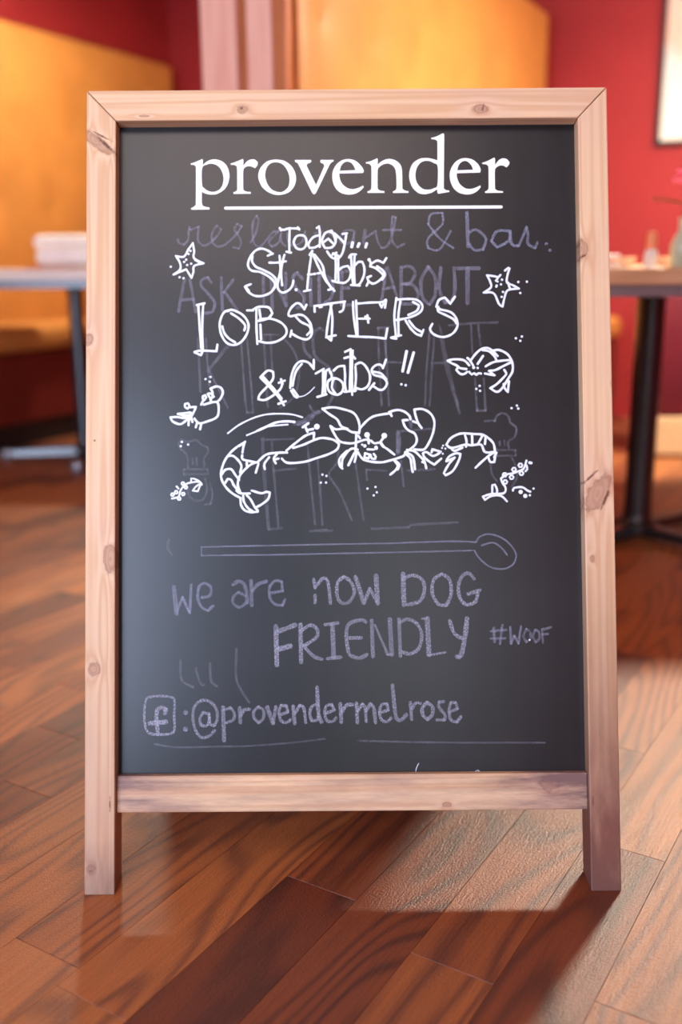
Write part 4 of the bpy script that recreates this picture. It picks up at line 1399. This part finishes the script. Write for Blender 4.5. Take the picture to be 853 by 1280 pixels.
drawing('faded_lettering', CH3, S_(oD, [(105, 175), (110, 200), (150, 215), (180, 180), (190, 85), (200, 105), (265, 80), (255, 140), (260, 190), (300, 222), (350, 200), (400, 150), (430, 100), (400, 72), (370, 110), (360, 170), (385, 220), (440, 225), (490, 190), (550, 130), (585, 75), (550, 60), (530, 100), (560, 150), (580, 200), (560, 245), (520, 235)])
        + S_(oE, [(80, 200), (120, 130), (140, 30), (125, 0), (100, 40), (95, 120), (110, 210), (150, 235), (200, 180), (250, 120), (290, 115), (220, 190), (240, 230), (290, 200), (310, 130), (310, 190), (345, 225)], [(360, 130), (365, 200), (410, 220), (470, 190), (490, 115), (495, 200), (530, 220)], [(560, 130), (640, 120), (700, 150)])
        + S_(oF, [(260, 110), (190, 110), (150, 180), (180, 215), (240, 190), (258, 120), (255, 200)], (5, [(340, 110), (330, 200)]), [(345, 160), (420, 115), (435, 190), (465, 240), (510, 220), (550, 120), (570, 10), (545, 5), (540, 100), (545, 190), (580, 235), (635, 210)], [(475, 105), (610, 105)], w=3.2),
        'rubbed-out chalk word restaurant', **fl_)
drawing('faded_lettering', CH2, S_(oY, (2.8, [(300, 370), (310, 335), (350, 330), (350, 370), (300, 420), (300, 455), (340, 460), (380, 395)]), (2.8, [(300, 370), (340, 420), (390, 455)]), (4.6, [(438, 330), (440, 400), (442, 450)]), [(445, 400), (470, 390), (505, 420), (495, 460), (465, 462), (445, 440)], [(590, 395), (545, 395), (525, 430), (545, 452), (585, 430), (592, 395), (597, 440), (620, 448), (632, 425), (650, 380), (655, 410), (655, 440), (680, 455), (688, 435)], (4.5, [(720, 440)]), (4.5, [(733, 463)]), w=3.6),
        'half rubbed-out chalk words and bar', **fl_)
drawing('faded_lettering', CH3, S_(oD, [(155, 470), (110, 715)], [(195, 475), (240, 720)], [(140, 630), (220, 625)], [(355, 500), (330, 462), (285, 480), (285, 530), (340, 590), (380, 650), (365, 715), (310, 730)], [(430, 465), (440, 710)], [(520, 480), (455, 570), (550, 700)], w=4.0)
        + S_(oE, [(175, 450), (180, 670)], [(235, 460), (245, 700)], [(250, 470), (350, 675)], [(345, 430), (345, 670)], [(470, 470), (430, 425), (400, 460), (420, 540), (480, 600), (470, 670), (430, 690)], [(530, 470), (535, 670)], [(595, 450), (598, 670)], [(600, 440), (680, 470), (700, 540), (680, 620), (600, 680)], [(765, 430), (765, 660)], [(765, 420), (840, 410)], [(765, 540), (820, 540)], [(765, 670), (850, 665)], w=4.2)
        + S_(oF, [(500, 390), (465, 630)], [(510, 385), (580, 610)], [(480, 545), (555, 535)], [(610, 385), (612, 650)], [(610, 385), (680, 380), (715, 430), (680, 500), (620, 510), (700, 520), (740, 590), (700, 655), (620, 660)], w=4.2)
        + S_(oY, [(300, 522), (275, 570), (280, 630), (305, 655), (325, 620), (325, 560), None], [(345, 525), (340, 600), (360, 650), (385, 640), (395, 600), (392, 525)], (5.4, [(405, 527), (480, 527)]), (5.8, [(440, 530), (440, 650)]), w=4.4),
        'rubbed-out chalk capitals ASK INSIDE ABOUT', **fl_)
drawing('ghost_lettering', CH4, S_(oH, [(75, 350), (95, 750)], [(135, 350), (160, 700)], (5, [(295, 410), (155, 590)]), [(165, 600), (300, 870)], [(400, 380), (430, 800), (445, 905), (490, 905)], [(445, 350), (475, 700), (490, 905)], [(570, 340), (590, 700), (600, 860)], [(620, 320), (635, 600)], [(730, 360), (800, 450), (835, 600), (800, 780), (690, 870)], [(560, 320), (680, 320)])
        + S_(oI, (4, [(380, 300), (330, 270), (285, 310), (280, 400), (300, 490), (380, 550), (430, 620), (440, 750), (390, 850)]), (4, [(210, 350), (215, 430), (260, 490)]), [(770, 270), (775, 500), (795, 850)], [(820, 280), (830, 500)], [(765, 270), (850, 265)])
        + S_(oJ, [(125, 330), (140, 520), (160, 850)], [(150, 525), (250, 530)], [(465, 300), (440, 600), (430, 850)], [(500, 330), (480, 600), (465, 850)], [(540, 250), (590, 480), (640, 700), (680, 850)], [(480, 535), (590, 530)])
        + S_(oK, [(70, 40), (240, 25), (435, 18)], [(235, 40), (245, 250)], [(290, 40), (305, 190)], [(265, 440), (280, 680), (345, 680), (330, 440)], w=3.2)
        + S_(oK, [(5, 130), (60, 400), (150, 700)], w=3.4),
        'barely visible tall chalk capitals KIDS EAT', **fl_)
drawing('ghost_lettering', CH4, S_(oM, (4.5, [(380, 290), (390, 500), (420, 900), (428, 970)]), [(448, 300), (470, 600), (500, 950)], [(380, 300), (615, 290)], [(470, 530), (630, 515)])
        + S_(oN, [(210, 350), (235, 640), (265, 930)], [(280, 430), (300, 640), (320, 940)], [(440, 350), (430, 470), (370, 560), (450, 690), (540, 900)], [(570, 480), (600, 700), (630, 900)], [(650, 520), (655, 600)], [(660, 525), (800, 530)])
        + S_(oO, (5, [(340, 240), (345, 400)]), [(345, 235), (600, 215)], [(370, 460), (390, 650)], [(420, 530), (620, 520)])
        + S_((0, 0, 1), [(335, 662), (352, 660)], [(388, 664), (408, 662)], [(400, 664), (415, 663)], [(465, 661), (512, 659)], [(512, 656), (572, 653)], w=3.2),
        'barely visible tall chalk capitals FREE', **fl_)
drawing('chef_drawing', CH4, S_(oQ, [(130, 130), (110, 90), (130, 55), (180, 75), (240, 60), (280, 95), (330, 120), (325, 170), (300, 200), (305, 270)], [(130, 130), (175, 180), (180, 270)], [(150, 280), (330, 280), (330, 315), (150, 318), None], [(185, 420), (190, 480), (240, 515), (300, 500), (325, 430), (310, 350)], [(345, 380), (365, 470), (350, 540), (310, 545)], [(215, 200), (218, 240)], [(245, 195), (248, 245)], w=2.8), 'ghost chalk outline of a cook in a tall hat', **fl_)
drawing('chef_drawing', CH4, S_(oK, [(340, 760), (400, 755), (415, 760), (430, 720), (470, 700), (515, 720), (530, 775), (570, 800), (580, 850)], w=2.8)
        + S_(oP, [(590, 50), (635, 90), (620, 160), (575, 190), (580, 240)], [(490, 255), (630, 255), (630, 295), (490, 300), None], [(440, 330), (450, 430), (490, 490)], [(600, 310), (630, 380), (640, 460), (600, 530)], [(510, 190), (512, 220)], [(545, 185), (548, 220)], w=2.8), 'ghost chalk outline of a cook in a tall hat', **fl_)
drawing('ghost_lettering', CH4, S_(oZ, [(215, 470), (220, 540), (260, 565)], [(270, 500), (285, 550), (300, 558)], [(320, 480), (325, 545), (345, 562)], [(415, 430), (415, 540), (460, 620)], [(175, 40), (170, 70), (185, 95)], w=3.2)
        + S_(oU, [(140, 540), (300, 565), (600, 560), (850, 555), (1180, 530), (1420, 500)], w=2.4) + S_(oW, [(50, 515), (400, 525), (850, 530), (1450, 530)], w=2.4), **fl_)
drawing('chalk_smudge', CH3, S_(oN, (5.5, [(110, 178), (170, 165), (230, 120), (290, 90)]), (4, [(140, 185), (215, 160), (250, 120)]), (3, [(225, 40), (245, 80), (290, 95), (330, 75)])) + S_(oO, (5.5, [(350, 250), (355, 320), (348, 385)]), (5, [(440, 130), (445, 200)])), **fl_)
drawing('lint_hair', PEN, S_((423, 940, 1.984), (0.8, [(192, 54), (194, 40), (200, 28)]), (0.8, [(540, 55), (538, 64), (541, 72)]), (0.8, [(340, 48), (347, 45), (352, 50)])), hh=0.0004)
